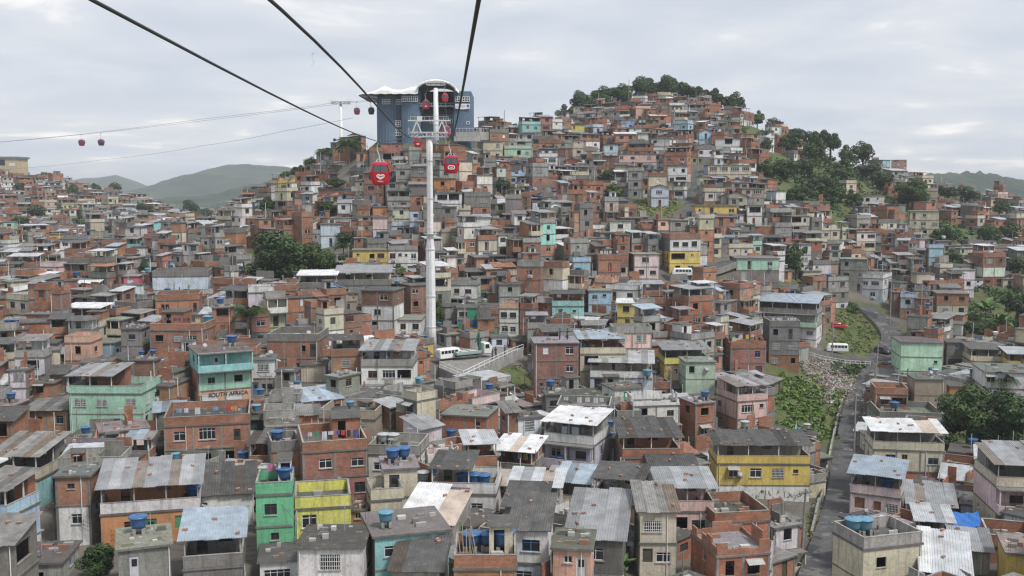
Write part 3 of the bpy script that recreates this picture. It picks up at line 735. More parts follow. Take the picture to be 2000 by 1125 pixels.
    if not full and r.random() < .3:
        x, y = r.uniform(-.4,.4)*W, r.uniform(-.4,.4)*P; mb = MB(); mb.bar((x,y,zt-.2), (x,y,zt+r.uniform(1.5,4)), .07, 'plain', r.choice([(.5,.5,.5),(.7,.7,.68),(.2,.17,.14)])); put('mast', mb)
    if full and r.random() < .3 and H.top in ('slab', 'para', 'open'):
        mb = MB(); x, y = r.uniform(-.3,.3)*W, r.uniform(-.3,.3)*P
        mb.bar((x,y,zt), (x,y,zt+2.2), .04, 'plain', (.4,.4,.4))
        for q in range(5): mb.bar((x-.35+.04*q,y-.1+.12*q-.2,zt+2.15), (x+.35-.04*q,y-.1+.12*q-.2,zt+2.15), .018, 'plain', (.5,.5,.5))
        put('antenna', mb)
    return objs

BIG = MB()
def realise(H):
    objs = build_house(H)
    if H.full:
        rt = root('house', (H.x, H.y, H.zb), H.yaw, label=H.label, cat='house', group='houses of the hillside settlement')
        made = []
        for (name, data, loc, rz, par, rx, sc) in objs:
            if isinstance(data, MB):
                if not data.f: made.append(None); continue
                data = data.mesh(name)
            p = rt if par is None else made[par]
            o = link(name, data, p, loc, rz, sc)
            if name == 'roof_clutter': o['kind'] = 'stuff'
            if rx: o.rotation_euler = (rx, 0, rz)
            made.append(o)
        H.root = rt
    else:
        M0 = Matrix.Translation((H.x, H.y, H.zb)) @ Matrix.Rotation(H.yaw, 4, 'Z')
        for (name, data, loc, rz, par, rx, sc) in objs:
            BIG.add(data, M0 @ Matrix.Translation(loc) @ Matrix.Rotation(rz, 4, 'Z'))

# ------------------------------------------------------------------ houses one can point to, from the photograph
COL.update(Q=(.40,.68,.14), H=(.70,.16,.26), Z=(.52,.76,.56), F=(.78,.62,.62)); WORD.update(Q='lime green', H='hot pink', Z='pale mint', F='pale pink')
EXTRA = dict(slab=0.0, para=1.0, open=1.0, ruin=1.0, terr=2.4, mono=.1, gable=0.0)
KEEP = []          # (u0, u1, v0, v1, D): image windows that nothing nearer may cover
TANKS = []         # (house, fx, fy, size, colour)
DSET = {'green tower house':84,'lemon yellow house':87,'tall bare brick block':101,'cement house with brick end':105,'cream balcony block':92,'cream stair tower':95,'white air-conditioned house':95,'white sheet-roofed workshop':87,
 'orange-walled balcony house':90,'dark-roofed house':94,'narrow brick and whitewash house':91,'light blue corner house':85,'turquoise-sided house':103,'long pale canopy house':98,'bluish canopy house':101,'low patched-roof house':91,'striped sheet terrace house':109,
 'small silver lean-to house':107,'stained white balcony house':109,'brick loggia house':97,'silver canopy pink house':98,'low black-roofed house':110,'long corrugated shed':85,'white blue-windowed house':83,'cream grilled house':88,'brick shell':96,'crumbling orange brick house':85,
 'pale pink house by the lane':116,'peach gallery building':104,'big yellow house':126,'long tan parapet house':124,'grey cement block':77,'blue sheet canopy house':79}
def h(nick, extra, u0, u1, vt, vb, nf, yaw, floors, top='slab', roofc='g', **k):
    H = House(); H.seed = 1000+len(HOUSES)*7; H.nick = nick; H.hero = True; H.fh = 2.75; H.full = True
    H.label = (nick+' '+extra).strip()
    tot = nf*2.75+EXTRA[top]; um = (u0+u1)/2
    if nick in DSET: D = DSET[nick]
    elif 'D' in k: D = k['D']
    else: D = hit(um, vt, tot).y
    a, b = ray(um, vt); z = CAMZ+b*D
    H.zt = z-EXTRA[top]; pw = (u1-u0)/2000*D; y = R(yaw)
    # the house turns with the line of sight so that 'yaw' is what the camera sees
    los = -math.atan2(a, 1.0)
    H.yaw = los*0.5+y; eff = y-los*0.5
    P = k.get('P', None)
    if P is None: P = min(max(pw*.85, 5.0), 9.0)
    W = (pw-P*abs(math.sin(eff)))/max(.5, math.cos(eff))
    if W < 3.2: P = min(P, 4.5); W = max(3.0, (pw-P*abs(math.sin(eff)))/max(.5, math.cos(eff)))
    H.W, H.P, H.D = W, P, D
    half = (W*abs(math.sin(H.yaw))+P*abs(math.cos(H.yaw)))/2
    H.x, H.y = a*D + a*half*.9, D+half*.9
    c, s = math.cos(H.yaw), math.sin(H.yaw)
    cor = [(H.x+c*x-s*y_, H.y+s*x+c*y_) for x in (-W/2, W/2) for y_ in (-P/2, P/2)]
    H.zb = min(ground(*q) for q in cor)
    H.zb = min(H.zb, H.zt-2.6)
    H.floors = floors; H.sides = k.get('sides'); H.top = top; H.roofc = roofc; H.parac = k.get('parac'); H.rise = k.get('rise'); H.rfw = k.get('rfw')
    H.bal = k.get('bal', []); H.balc = k.get('balc', 'W'); H.wins = k.get('wins'); H.roomc = k.get('roomc')
    H.u, H.v, H.vb = um, vt, vb
    H.rect = (u0, u1, vt, vb)
    HOUSES.append(H); KEEP.append((u0, u1, vt-(10 if top in ('mono', 'terr') else 3), vb, D, .1 if D < 150 else .22))
    for tk in k.get('tanks', []): TANKS.append((H,)+tuple(tk))
    return H
S2 = [(.28,'slide','a'), (.72,'slide','a')]
h('light blue corner house','with white ground floor and grey sheet canopy',-45,72,955,1090,2,-22,'BW','terr','f',parac='B',rise=.7)
h('turquoise-sided house','with broad grey sheet roof and cream parapet',-15,130,890,1040,2,-18,'CT','terr','f',sides='T',parac='C',rise=1.1,P=6)
h('narrow brick and whitewash house','with flat roof and red ground floor',122,190,928,1045,3,-5,'RWR','slab',wins={(0,0):[(.45,'vent','d')],(1,0):[(.6,'slide','a')]})
h('orange-walled balcony house','under a wide grey corrugated roof',198,400,952,1050,2,4,'OL','terr','g',parac='W',rise=1.2,wins={(0,0):[(.3,'slide','b'),(.5,'door','g'),(.8,'shutter','g')]},tanks=[(.42,-.1,1,'b')],P=5.5)
h('dark-roofed house','with white awning next to the green tower',368,500,967,1015,2,5,'WC','mono','d',rise=1.5,P=6)
h('green tower house','three bright green storeys with white rooftop wall',503,573,942,1090,3,3,'NNN','open','g',sides='NNN',parac='N',roomc='W',P=6,wins={(0,0):[(.4,'slide','d')],(1,0):[(.5,'vent','d')],(2,0):[(.4,'door','b'),(.85,'vent','a')]},tanks=[(.25,.1,1.1,'b')])
h('lemon yellow house','with one window beside the green tower',574,686,970,1042,2,6,'EE','para','g',sides='EE',parac='E',wins={(0,0):[(.25,'slide','w')],(1,0):[(.2,'door','b')]})
h('grey cement block','with rough walls and a flat roof at the lower edge',232,332,1070,1125,2,10,'G','slab',wins={(0,0):[(.3,'door','a')],(0,1):[],(0,2):[]},tanks=[(-.1,.15,1.05,'b')])
h('blue sheet canopy house','with dark open terrace and grey parapet',357,482,1052,1125,1,4,'G','terr','b',parac='G',rise=.9)
h('white slab house','with one grilled window and blue base',580,728,1066,1120,2,-4,'WI','slab',wins={(0,0):[(.5,'grille','d')],(1,0):[(.3,'big','d'),(.75,'big','d')]})
h('turquoise dark-topped house','with two white-framed windows and grey side',702,880,1044,1108,2,14,'T','slab',sides='G',wins={(0,0):[(.25,'slide','w'),(.65,'slide','w'),(.9,'vent','a')]},tanks=[(-.3,-.2,.9,'t')])
h('brick tank-terrace house','with leaning poles and cream rear room',885,1012,1082,1125,2,0,'R','open','g',parac='R',roomc='C',tanks=[(-.25,.2,1.1,'b'),(.02,.25,1.0,'b'),(.3,.2,1.3,'b')])
h('white blue-windowed house','with black fibre-cement roof',1000,1080,1034,1115,2,-8,'WI','mono','d',rise=1.7,P=7,wins={(0,0):[(.55,'slide','u')],(1,0):[(.2,'slide','a'),(.7,'shutter','r')]})
h('peach stair tower','with slab roof at the lower edge',1080,1162,1070,1125,2,-6,'A','slab',wins={(0,0):[(.4,'vent','w'),(.75,'door','w')]})
h('cream grilled house','of three storeys under a mottled grey roof',1236,1322,997,1122,3,4,'CCC','mono','f',rise=1.4,P=8,wins={(0,0):[(.28,'grille','w'),(.72,'grille','w')],(1,0):[(.15,'shutter','d'),(.65,'slide','w')],(2,0):[(.2,'shutter','r'),(.5,'door','d'),(.85,'shutter','r')]})
h('long corrugated shed','with steep grey roof and white balcony',1105,1235,1052,1092,2,-8,'KW','mono','g',rise=2.0,P=8)
h('crumbling orange brick house','roofless with rubble on top',1345,1505,1062,1125,2,18,'R','ruin','g',parac='R',wins={(0,0):[(.25,'void','d'),(.7,'void','d')]})
h('brick shell','with walled empty roof terrace',1345,1505,1000,1052,2,16,'R','para','g',sides='L',parac='R')
h('white rooftop house','with curved white parapet at the lower edge',1412,1512,1090,1125,1,-10,'W','para','g',parac='W')
h('brick loggia house','with grey boxes on its dark roof',1160,1268,937,985,2,-12,'R','terr','d',parac='R',rise=.25,tanks=[(-.2,0,.9,'g')])
h('silver canopy pink house','with rubble on its annex',1272,1396,950,1010,2,5,'P','terr','l',parac='P',rise=.6)
h('low black-roofed house','behind the silver canopy',1262,1365,922,935,2,4,'G','mono','d',rise=.8)
h('long pale canopy house','with white parapet and clothes in the shade',972,1105,950,985,1,-8,'L','terr','l',parac='W',rise=.6,P=4.5)
h('bluish canopy house','next to the long pale canopy',1068,1165,942,972,2,-12,'C','terr','b',parac='C',rise=.7,P=4.5)
h('low patched-roof house','with a white board lying on dark sheets',985,1075,988,1000,2,-8,'G','mono','d',rise=.8)
h('white sheet-roofed workshop','with long buckled roof',778,925,1022,1035,1,-16,'L','mono','w',rise=1.7,P=6)
h('white air-conditioned house','with stained parapet and dark canopy over tanks',842,985,915,1000,2,-6,'W','terr','d',parac='W',rfw=.62,rise=.2,wins={(0,0):[(.15,'vent','a'),(.4,'slide','a'),(.7,'slide','a')]},tanks=[(-.05,-.2,1.0,'b'),(.12,-.2,1.05,'b'),(.28,-.2,1.0,'b')])
h('cream stair tower','with tanks under a small dark canopy',742,816,914,985,3,8,'C','slab',wins={(0,0):[(.3,'door','d')],(1,0):[]},P=5,tanks=[(-.2,-.1,1.0,'b'),(.15,0,1.0,'b')])
h('cream balcony block','low block in front of the stair tower',718,785,955,985,2,10,'C','para','g',parac='C',P=4,wins={(0,0):[]})
h('tall bare brick block','of four storeys with concrete frame',577,718,862,985,4,10,'RRRR','open','g',parac='R',roomc='R',P=8,wins={(0,0):[(.35,'slide','w'),(.85,'slide','a')],(1,0):[(.12,'slide','b'),(.4,'grille','g'),(.62,'vent','d'),(.88,'slide','d')],(2,0):[(.2,'slide','a')]})
h('cement house with brick end','and tanks in its roof tray',523,585,862,900,3,12,'R','para','g',sides='G',parac='G',tanks=[(-.2,.2,1.0,'b')])
h('long tan parapet house','with grilled window and corner room',622,762,802,855,2,-10,'D','para','g',parac='D',tanks=[(-.1,.1,.8,'t')],wins={(0,0):[(.15,'slide','r'),(.75,'grille','w')]})
h('brick house with pool corner','and pale slab roof',862,976,812,856,2,-14,'R','slab',wins={(0,0):[(.8,'vent','d')],(0,1):[],(0,2):[]})
h('stained white balcony house','with grey water boxes on top',718,842,870,902,2,-10,'W','para','g',parac='L',tanks=[(-.35,.1,1.0,'g'),(-.15,.1,1.0,'g')])
h('striped sheet terrace house','with bright canopy and laundry',962,1066,882,926,2,-16,'R','terr','w',parac='G',rise=.6)
h('small silver lean-to house','with a white cloth hanging below',900,972,866,900,2,8,'R','terr','l',parac='R',rise=.3)
h('lilac terrace house','under a bright white roof with a bedsheet drying',1060,1196,828,910,2,-20,'VR','terr','w',parac='W',rise=.5,bal=[0],balc='V',P=6.5)
h('long loggia house','with dark roof and brick parapet',1196,1330,852,910,2,6,'RC','terr','d',parac='R',rise=.8)
h('big yellow house','with dark corrugated roof above a graffiti wall',1382,1582,868,992,2,6,'YW','terr','d',sides='YW',parac='Y',rise=.6,wins={(0,0):[(.18,'slide','w'),(.42,'slide','w'),(.66,'grille','d'),(.85,'vent','d')],(1,0):[],(1,1):[],(1,2):[]},P=5.5)
h('pink three-storey house','with grey canopy and open terrace',1396,1500,753,850,2,24,'PP','terr','g',sides='PR',parac='P',rise=.5,wins={(0,0):[(.35,'big','a'),(.8,'vent','d')],(1,0):[(.3,'grille','w'),(.75,'slide','w')]})
h('brick house with broken window','and a tank among roof rubble',1326,1395,787,870,3,26,'RRR','slab',tanks=[(.25,-.2,.9,'b')],wins={(0,0):[(.5,'void','d')],(1,0):[(.5,'slide','a')]})
h('sage green house','nearly windowless with a satellite dish',1326,1397,706,765,3,8,'S','slab',wins={(0,0):[(.2,'void','d')],(1,0):[]})
h('yellow balcony house','with grey sheet canopy above the lane',1282,1386,682,740,2,6,'YY','terr','g',parac='E',rise=.4)
h('tall narrow brick house','with two columns of windows',1036,1130,669,765,4,5,'RRR','slab',wins={(0,0):[(.25,'shutter','a'),(.8,'slide','a')],(1,0):[(.8,'slide','a')],(2,0):[(.15,'vent','d'),(.8,'slide','a')]})
h('cream top-floor house','with blue-grey canopy beside the tall brick house',1122,1222,661,690,3,5,'C','terr','b',parac='C',rise=.4,tanks=[(-.4,-.2,.8,'t'),(-.2,-.2,.7,'y')])
h('white veranda house','with pale canopy and blue-white lower floor',1152,1276,708,756,2,-4,'I','terr','l',parac='W',rise=.7,tanks=[(.42,-.55,1.0,'t')])
h('burnt-out brick house','with collapsed black roof',1406,1496,668,736,2,10,'R','ruin','g',parac='R')
h('grey terrace house','with laundry parapet and brick ground floor',1490,1562,626,716,3,6,'GGR','para','g',parac='G')
h('pale blue canopy house','with huge sheet roof above the cross street',1480,1606,592,682,2,-18,'LW','terr','b',parac='L',rise=1.2,bal=[0],balc='Z',P=7)
h('grey box house','with small window and blue tank',1056,1112,769,800,2,8,'G','slab',tanks=[(-.2,.1,1.0,'b')],wins={(0,0):[(.35,'slide','d')]})
h('long grey parapet house','with shirts drying on the line',1086,1198,792,816,2,-6,'G','para','g',parac='G')
h('pale pink house by the lane','with blue-grey roof over a white rooftop room',1662,1768,932,1006,1,-16,'F','terr','b',parac='F',rise=.9,wins={(0,0):[(.2,'shutter','b'),(.55,'shutter','b'),(.85,'grille','d')]},tanks=[(.2,-.1,1.2,'b')])
h('long cream house','with white awning roof above the lane',1690,1842,844,940,2,2,'CR','terr','w',parac='C',rise=.5,wins={(0,0):[(.25,'slide','u'),(.45,'vent','b'),(.85,'slide','u')],(1,0):[(.2,'slide','w')]},P=5.5)
h('stained cream flat-roofed house','with pool-blue stains at the lower edge',1626,1800,1048,1125,2,26,'C','para','g',sides='C',parac='L',P=10,tanks=[(-.28,.25,1.1,'t'),(-.12,.2,1.1,'t')])
h('dented metal roof house','behind the pink house by the lane',1768,1862,988,1012,1,-6,'G','mono','g',rise=1.1,P=5)
h('silver sheet shed','with long pale roof at the lower right',1795,1890,1122,1125,1,-8,'R','mono','l',rise=1.8,P=6)
h('peach gallery building','at the right edge under grey sheets',1905,2070,908,1000,2,6,'FC','terr','g',parac='C',rise=.7,bal=[0],balc='F')
h('tan blank-walled house','with dark slab roof',1772,1842,740,800,2,5,'D','slab',wins={(0,0):[],(1,0):[],(0,2):[]})
h('brick parapet house','low beside the tan blank wall',1700,1772,758,800,2,0,'R','para','g',parac='R')
h('grey terrace with a blue tank','above the long cream house',1696,1838,806,815,1,2,'L','para','g',parac='G',tanks=[(-.15,.1,1.1,'b')])
h('tall mint house','with a blank stepped wall',1743,1838,669,742,3,3,'ZZZ','slab',sides='ZZZ',wins={(0,0):[],(1,0):[(.85,'vent','d')],(2,0):[],(0,1):[],(0,2):[]})
h('grey cement house by mint wall','with a dark garage slot',1840,1882,668,716,2,2,'G','slab',wins={(0,0):[(.6,'vent','a')],(1,0):[(.5,'gate','d')]})
h('cream gallery house','with open porch and dark roof',1882,1962,682,716,1,2,'C','terr','d',parac='C',rise=.3)
h('ochre terrace house','at the right edge with pale canopy',1955,2045,692,722,1,0,'Y','terr','l',parac='Y',rise=.3)
h('long white row','with three small windows near the palm',1900,2035,728,766,2,2,'W','slab',wins={(0,0):[(.1,'slide','w'),(.3,'slide','w'),(.45,'vent','w'),(.8,'slide','w')]})
h('orange porch house','below the long white row',1842,1906,754,768,1,2,'O','slab')
h('mint terrace house','with grey canopy and white grilled windows',138,312,733,830,2,-12,'MM','terr','g',sides='M',parac='M',rfw=.62,rise=.5,wins={(0,0):[(.15,'grille','w'),(.45,'grille','w'),(.85,'grille','w')],(0,1):[(.3,'grille','w'),(.8,'slide','w')],(1,0):[(.6,'gate','d')]},P=7)
h('turquoise-over-mint house','with peach graffiti ground floor',368,490,688,800,3,18,'TMA','slab','g',sides='TRA',bal=[0],balc='T',tanks=[(.25,.1,1.1,'b')],wins={(0,0):[(.35,'door','a')],(1,0):[(.25,'slide','g'),(.75,'void','d')],(2,0):[(.2,'gate','a'),(.65,'gate','a')],(0,2):[(.6,'slide','d')],(1,2):[]})
h('white narrow house','with worn white roof right of the turquoise house',489,542,702,765,2,0,'WL','slab',wins={(0,0):[(.55,'grille','w')],(1,0):[(.2,'door','u'),(.7,'slide','d')]})
h('roofless brick house','with laundry behind a white-edged parapet',322,495,814,905,2,5,'RG','para','g',parac='R',roomc='R')
h('low brick house','with dark grey roof and teal window',52,168,800,842,1,-10,'R','mono','f',rise=.7,wins={(0,0):[(.35,'vent','d'),(.8,'slide','u')]})
h('brick house at the left edge','with dark roof',-40,52,822,870,2,-8,'R','mono','d',rise=.7)
h('brick laundry-terrace house','with dark clothes drying in its loggia',295,430,632,690,2,-10,'R','open','g',parac='R',roomc='R',tanks=[(.4,.1,1.2,'t')])
h('slate blue cottage','with one dark window',196,290,669,706,1,4,'U','slab',wins={(0,0):[(.4,'door','w'),(.72,'slide','d')]})
h('salmon plaster house','with stained parapet',128,198,656,702,2,-10,'A','para','g',parac='A')
h('grey cement cube','beside the slate blue cottage',237,293,641,664,2,-8,'G','slab')
h('whitewashed blue-stained house','with long grey parapet',300,415,530,586,2,2,'I','para','g',parac='G',wins={(0,0):[],(0,1):[],(0,2):[]})
h('brick house below the whitewash','with barred window and blue lintel',305,395,575,606,2,4,'RG','para','g',parac='R')
h('brick and cement block','with two dark doors',522,645,652,735,2,-8,'R','para','g',parac='G',wins={(0,0):[(.7,'void','d'),(.92,'door','d')]})
h('orange brick house','with black canopy and clothes',646,706,664,735,2,5,'R','terr','d',parac='R',rise=.2)
h('grey canopy white house','with tiled arches and laundry',705,818,683,756,2,-4,'W','terr','g',parac='L',rise=.5,bal=[1],balc='W')
h('small cream box house','left of the grey canopy',588,642,712,760,1,0,'C','slab')
h('brick storey over white house','left of the pylon',705,790,567,624,3,-14,'RWW','slab',wins={(0,0):[(.7,'slide','w')],(1,0):[(.5,'slide','d')]})
h('long white house by the pylon','with two dark windows',735,832,624,662,1,-4,'W','slab',wins={(0,0):[(.1,'vent','a'),(.6,'slide','b'),(.88,'slide','d')]})
h('white house with green side','and grey roof right of the pylon',875,942,547,598,2,-10,'WW','para','g',sides='SS',parac='L',wins={(0,0):[(.3,'slide','b'),(.7,'slide','b')]})
h('mural house','painted green, blue and yellow by the plaza',892,932,600,656,2,2,'LL','slab',P=5,wins={(0,0):[(.3,'slide','d')],(1,0):[]})
h('white house with salmon parapet','at the back of the plaza',975,1018,592,668,2,-8,'WW','para','g',parac='A',wins={(0,0):[(.25,'slide','d'),(.75,'slide','d')],(1,0):[(.3,'slide','a'),(.75,'slide','a')]})
h('turquoise balcony house','with open dark loggia',1075,1141,573,626,2,2,'TG','terr','d',parac='T',rise=.2)
h('light blue two-storey house','beside the turquoise balcony',1145,1194,567,622,2,3,'BB','slab',sides='G',wins={(0,0):[(.28,'slide','w'),(.7,'vent','d')],(1,0):[(.35,'door','b'),(.75,'vent','w')]})
h('pink and white house','with red band above the rubble wall',1226,1288,496,552,2,10,'FF','slab',sides='RR',wins={(0,0):[(.45,'slide','d')],(1,0):[(.3,'slide','d'),(.75,'slide','d')]})
h('white-over-yellow house','above the parked white van',1290,1368,457,524,3,12,'WYY','para','g',sides='GYY',parac='R',wins={(0,0):[(.2,'slide','d'),(.5,'slide','d'),(.8,'slide','d')]})
h('brick house with rooftop laundry','left of the pink and white house',1163,1213,497,550,2,4,'RR','para','g',parac='R')
h('mint bungalow','on a grey block retaining wall',1425,1521,504,558,2,4,'MG','slab',wins={(0,0):[(.3,'door','d'),(.78,'slide','a')],(1,0):[],(1,1):[],(1,2):[]})
h('white balcony corner shop','with ribbon windows above the bend',1650,1741,536,596,2,-24,'WI','para','g',sides='WI',parac='W',wins={(0,0):[(.2,'big','w'),(.5,'big','w'),(.8,'big','w')],(0,1):[(.3,'big','w'),(.7,'slide','w')],(1,0):[(.35,'door','d'),(.75,'slide','w')]})
h('grey upper house','behind the corner shop',1640,1692,506,530,3,-5,'G','slab')
h('ochre balcony house','under the big tree',689,758,488,516,2,3,'YY','slab',wins={(0,0):[(.15,'vent','d'),(.55,'void','d'),(.8,'slide','b')]})
h('white house beside the ochre one','with grey parapet',758,816,480,516,2,3,'WW','para','g',parac='L',wins={(0,0):[(.15,'slide','r'),(.4,'vent','d'),(.6,'vent','d'),(.85,'slide','w')]})
h('white-canopied grey house','in front of the big tree',582,662,537,566,2,0,'G','terr','w',parac='G',rise=.5)
h('long grey canopy house','right of the white canopy',656,766,532,556,2,2,'L','terr','g',parac='G',rise=.8,tanks=[(-.3,.2,1,'b'),(.1,.2,1,'b')])
h('orange hillside house','behind the second gondola',847,890,348,383,2,-12,'OO','slab',sides='OO')
h('cream block house','with brown windows near the station',940,982,276,305,2,6,'CC','slab')
h('pale mint gallery house','with curved parapet near the station',982,1038,284,310,2,4,'ZZ','para','g',parac='Z')
h('long pink house','high on the slope',1206,1292,300,322,2,0,'P','slab')
h('icy blue house','left of the long pink house',1178,1207,282,306,2,0,'I','slab')
h('light blue hilltop house','below the crest',1212,1239,234,247,2,0,'B','slab')
h('blue gabled house','right below the crest trees',1360,1391,257,274,2,8,'B','gable','t')
h('pale yellow hilltop house','left of the crest',1115,1143,243,256,2,0,'E','slab')
h('white box house','near the upper alley',1398,1446,270,292,2,-8,'W','slab')
h('blue-ended colonnade house','with row of dark openings',1375,1466,322,350,2,3,'C','slab',sides='B',wins={(0,0):[(.12,'big','w'),(.37,'big','w'),(.62,'big','w'),(.87,'big','w')]})
h('long yellow-banded house','above the grassy patch',1350,1438,401,416,2,2,'Y','slab')
h('white house with three tall windows','on the middle slope',1455,1488,401,442,2,2,'W','slab')
h('small orange cube','left of the pylon shaft',728,756,403,418,2,0,'O','slab')
h('pink-topped white house','below the small orange cube',728,757,424,456,3,0,'FW','slab')
h('pale blue cottage','above the tree on the left flank',626,666,437,456,2,0,'I','slab')
h('white plaster house','on the middle slope above the brick rows',1190,1232,431,452,2,0,'W','slab')
h('lime green house','on the far left hillside',90,122,501,513,2,0,'Q','slab')
h('yellow house on left hill','among brick houses',95,123,457,468,2,0,'Y','slab')
h('mint house on left hill','near the left edge',8,33,433,452,2,0,'M','slab')
h('white house on left hill','with two rows of windows',258,288,482,497,2,0,'W','slab')
h('hot pink wall house','beside a small dark tree',248,272,539,552,2,0,'H','slab')
h('white gabled canopy house','on the left slope',150,198,553,566,1,0,'W','terr','w',parac='W')
h('white ridge house','below the right ridge trees',1678,1726,382,397,2,0,'W','slab')
h('cream stacked block','of three storeys on the right flank',1775,1832,412,466,3,-6,'CCC','slab')
h('brick tower on the ridge','with a tank on top',1742,1770,312,334,3,0,'R','slab')
h('cream crest house','with two pale floors near the summit',1198,1234,181,201,2,4,'C','slab')
h('white split-wall house','with a diagonal stair line',1303,1342,324,360,3,0,'W','slab')
h('blank cream house','left of the white split wall',1265,1302,337,362,3,0,'C','para','g',parac='R')
h('blue-doored cottage','above the grassy patch',1270,1306,366,383,2,0,'I','gable','t')
h('brick veranda house','with brick arc under dark eaves',1820,1890,573,620,2,0,'RC','slab')
h('brick house below the station','with flat roof left of the station foot',745,786,279,302,2,0,'R','slab')
h('two-tone brick house','left of the station on the slope',696,722,297,318,2,0,'RL','slab')
h('grey house on the station slope','between brick houses',721,748,288,312,2,5,'G','para','g',parac='R')
h('tall brick house by the slim pylon','with bare concrete frame',650,682,288,312,2,4,'R','slab')
h('white-roofed low house','with broad pale flat roof at the lower left',38,156,1098,1125,1,-6,'L','slab',D=82)
h('grey lean-to house','with sloping roof in the lower left corner',-40,60,1062,1125,2,-12,'G','mono','f',rise=1.0,P=5,D=76)
h('small white annex','at the foot of the green tower',512,582,1094,1125,1,4,'W','slab',D=80)
h('brown sheet-roofed hut','below the turquoise house',765,880,1112,1125,1,-6,'L','mono','d',rise=1.0,P=5,D=74)
h('grey porch house','with white grille door behind the silver shed',1782,1858,1018,1055,2,-4,'GL','terr','l',parac='L',rise=.3,D=96)
h('light blue low house','with stained roof left of the tarpaulin',1875,1955,990,1030,1,-10,'I','slab',D=112)
h('brick yard house','at the right edge below the gallery',1915,2020,1050,1095,1,-4,'R','para','g',parac='R',D=92)
h('ochre-walled house','in the lower right corner',1950,2060,1085,1125,2,-4,'Y','slab',D=84)
h('tin-roofed hut','between the silver shed and the brick yard',1862,1925,1075,1110,1,-6,'L','mono','g',rise=.6,P=5,D=90)
NH = len(HOUSES)

# other image windows kept clear
KEEP += [(705,925,150,276,300), (858,1020,660,744,178), (1612,1740,600,690,232), (1505,1660,716,850,172), (1320,1352,528,548,225),
         (1240,1322,388,430,285), (1005,1045,720,765,165), (1620,1690,690,800,180), (1600,1680,800,900,150), (1575,1665,900,1000,125), (1545,1650,1000,1125,95), (1640,1740,595,640,262), (1690,1760,630,720,225), (1840,2000,775,890,150), (480,655,480,556,225), (155,232,1065,1125,83), (835,848,560,664,176)]

# ------------------------------------------------------------------ the rest of the settlement
def corners(x, y, W, P, yaw):
    c, s = math.cos(yaw), math.sin(yaw)
    return [(x+c*a-s*b, y+s*a+c*b) for a, b in ((-W/2,-P/2),(W/2,-P/2),(W/2,P/2),(-W/2,P/2))]
cell = {}
def occupied(x, y, r_):
    for i in range(int((x-14)//8), int((x+14)//8)+1):
        for j in range(int((y-14)//8), int((y+14)//8)+1):
            for (a, b, q) in cell.get((i, j), ()):
                if (a-x)**2+(b-y)**2 < (q+r_)**2: return True
    return False
def occupy(x, y, r_): cell.setdefault((int(x//8), int(y//8)), []).append((x, y, r_))
for H in HOUSES:
    # long houses as a row of discs
    n = max(1, round(H.W/max(H.P, 3))); c, s = math.cos(H.yaw), math.sin(H.yaw)
    for i in range(n):
        a = -H.W/2+H.W*(i+.5)/n; occupy(H.x+c*a, H.y+s*a, min(H.P, H.W/n)*.52)
for z in hero_zones: occupy(*z)
fr = random.Random(5)
def fill(y0, y1, sp, xlim):
    y = y0
    while y < y1:
        hw = y*.53+12; x = max(-hw, xlim[0])
        while x < min(hw, xlim[1]):
            px, py = x+fr.uniform(-.35,.35)*sp, y+fr.uniform(-.35,.35)*sp
            x += sp
            place(px, py, sp)
        y += sp*.82
def place(px, py, sp):
    r = fr
    W = r.uniform(.8, 1.4)*sp*.95; P = r.uniform(.8, 1.2)*sp*.9
    if occupied(px, py, min(W, P)*.42): return
    # faces down the slope, roughly to the camera
    gx, gy = ground(px+6, py)-ground(px-6, py), ground(px, py+6)-ground(px, py-6)
    base = math.atan2(gx, max(.8, gy))*-.8 if abs(gx)+abs(gy) > .5 else 0
    yaw = max(-.7, min(.7, base))+mnoise.noise(Vector((px/35, py/35, 1.0)))*.8+r.uniform(-.15,.15)-math.atan2(px, py)*.4
    H = try_house(px, py, W, P, yaw)
    if H is not None and r.random() < .6:            # an add-on built against one side, another height and finish
        W2, P2 = r.uniform(.4, .75)*W, P*r.uniform(.55, .95); s = r.choice((-1, 1)); off = W/2+W2/2-.06; c, sn = math.cos(yaw), math.sin(yaw)
        lx, ly = s*off, (P-P2)/2*r.choice((-1, 1, -.6)); x2, y2 = px+c*lx-sn*ly, py+sn*lx+c*ly
        if not occupied(x2, y2, min(W2, P2)*.12): try_house(x2, y2, W2, P2, yaw+r.choice((0, 0, r.uniform(-.1,.1))), H)
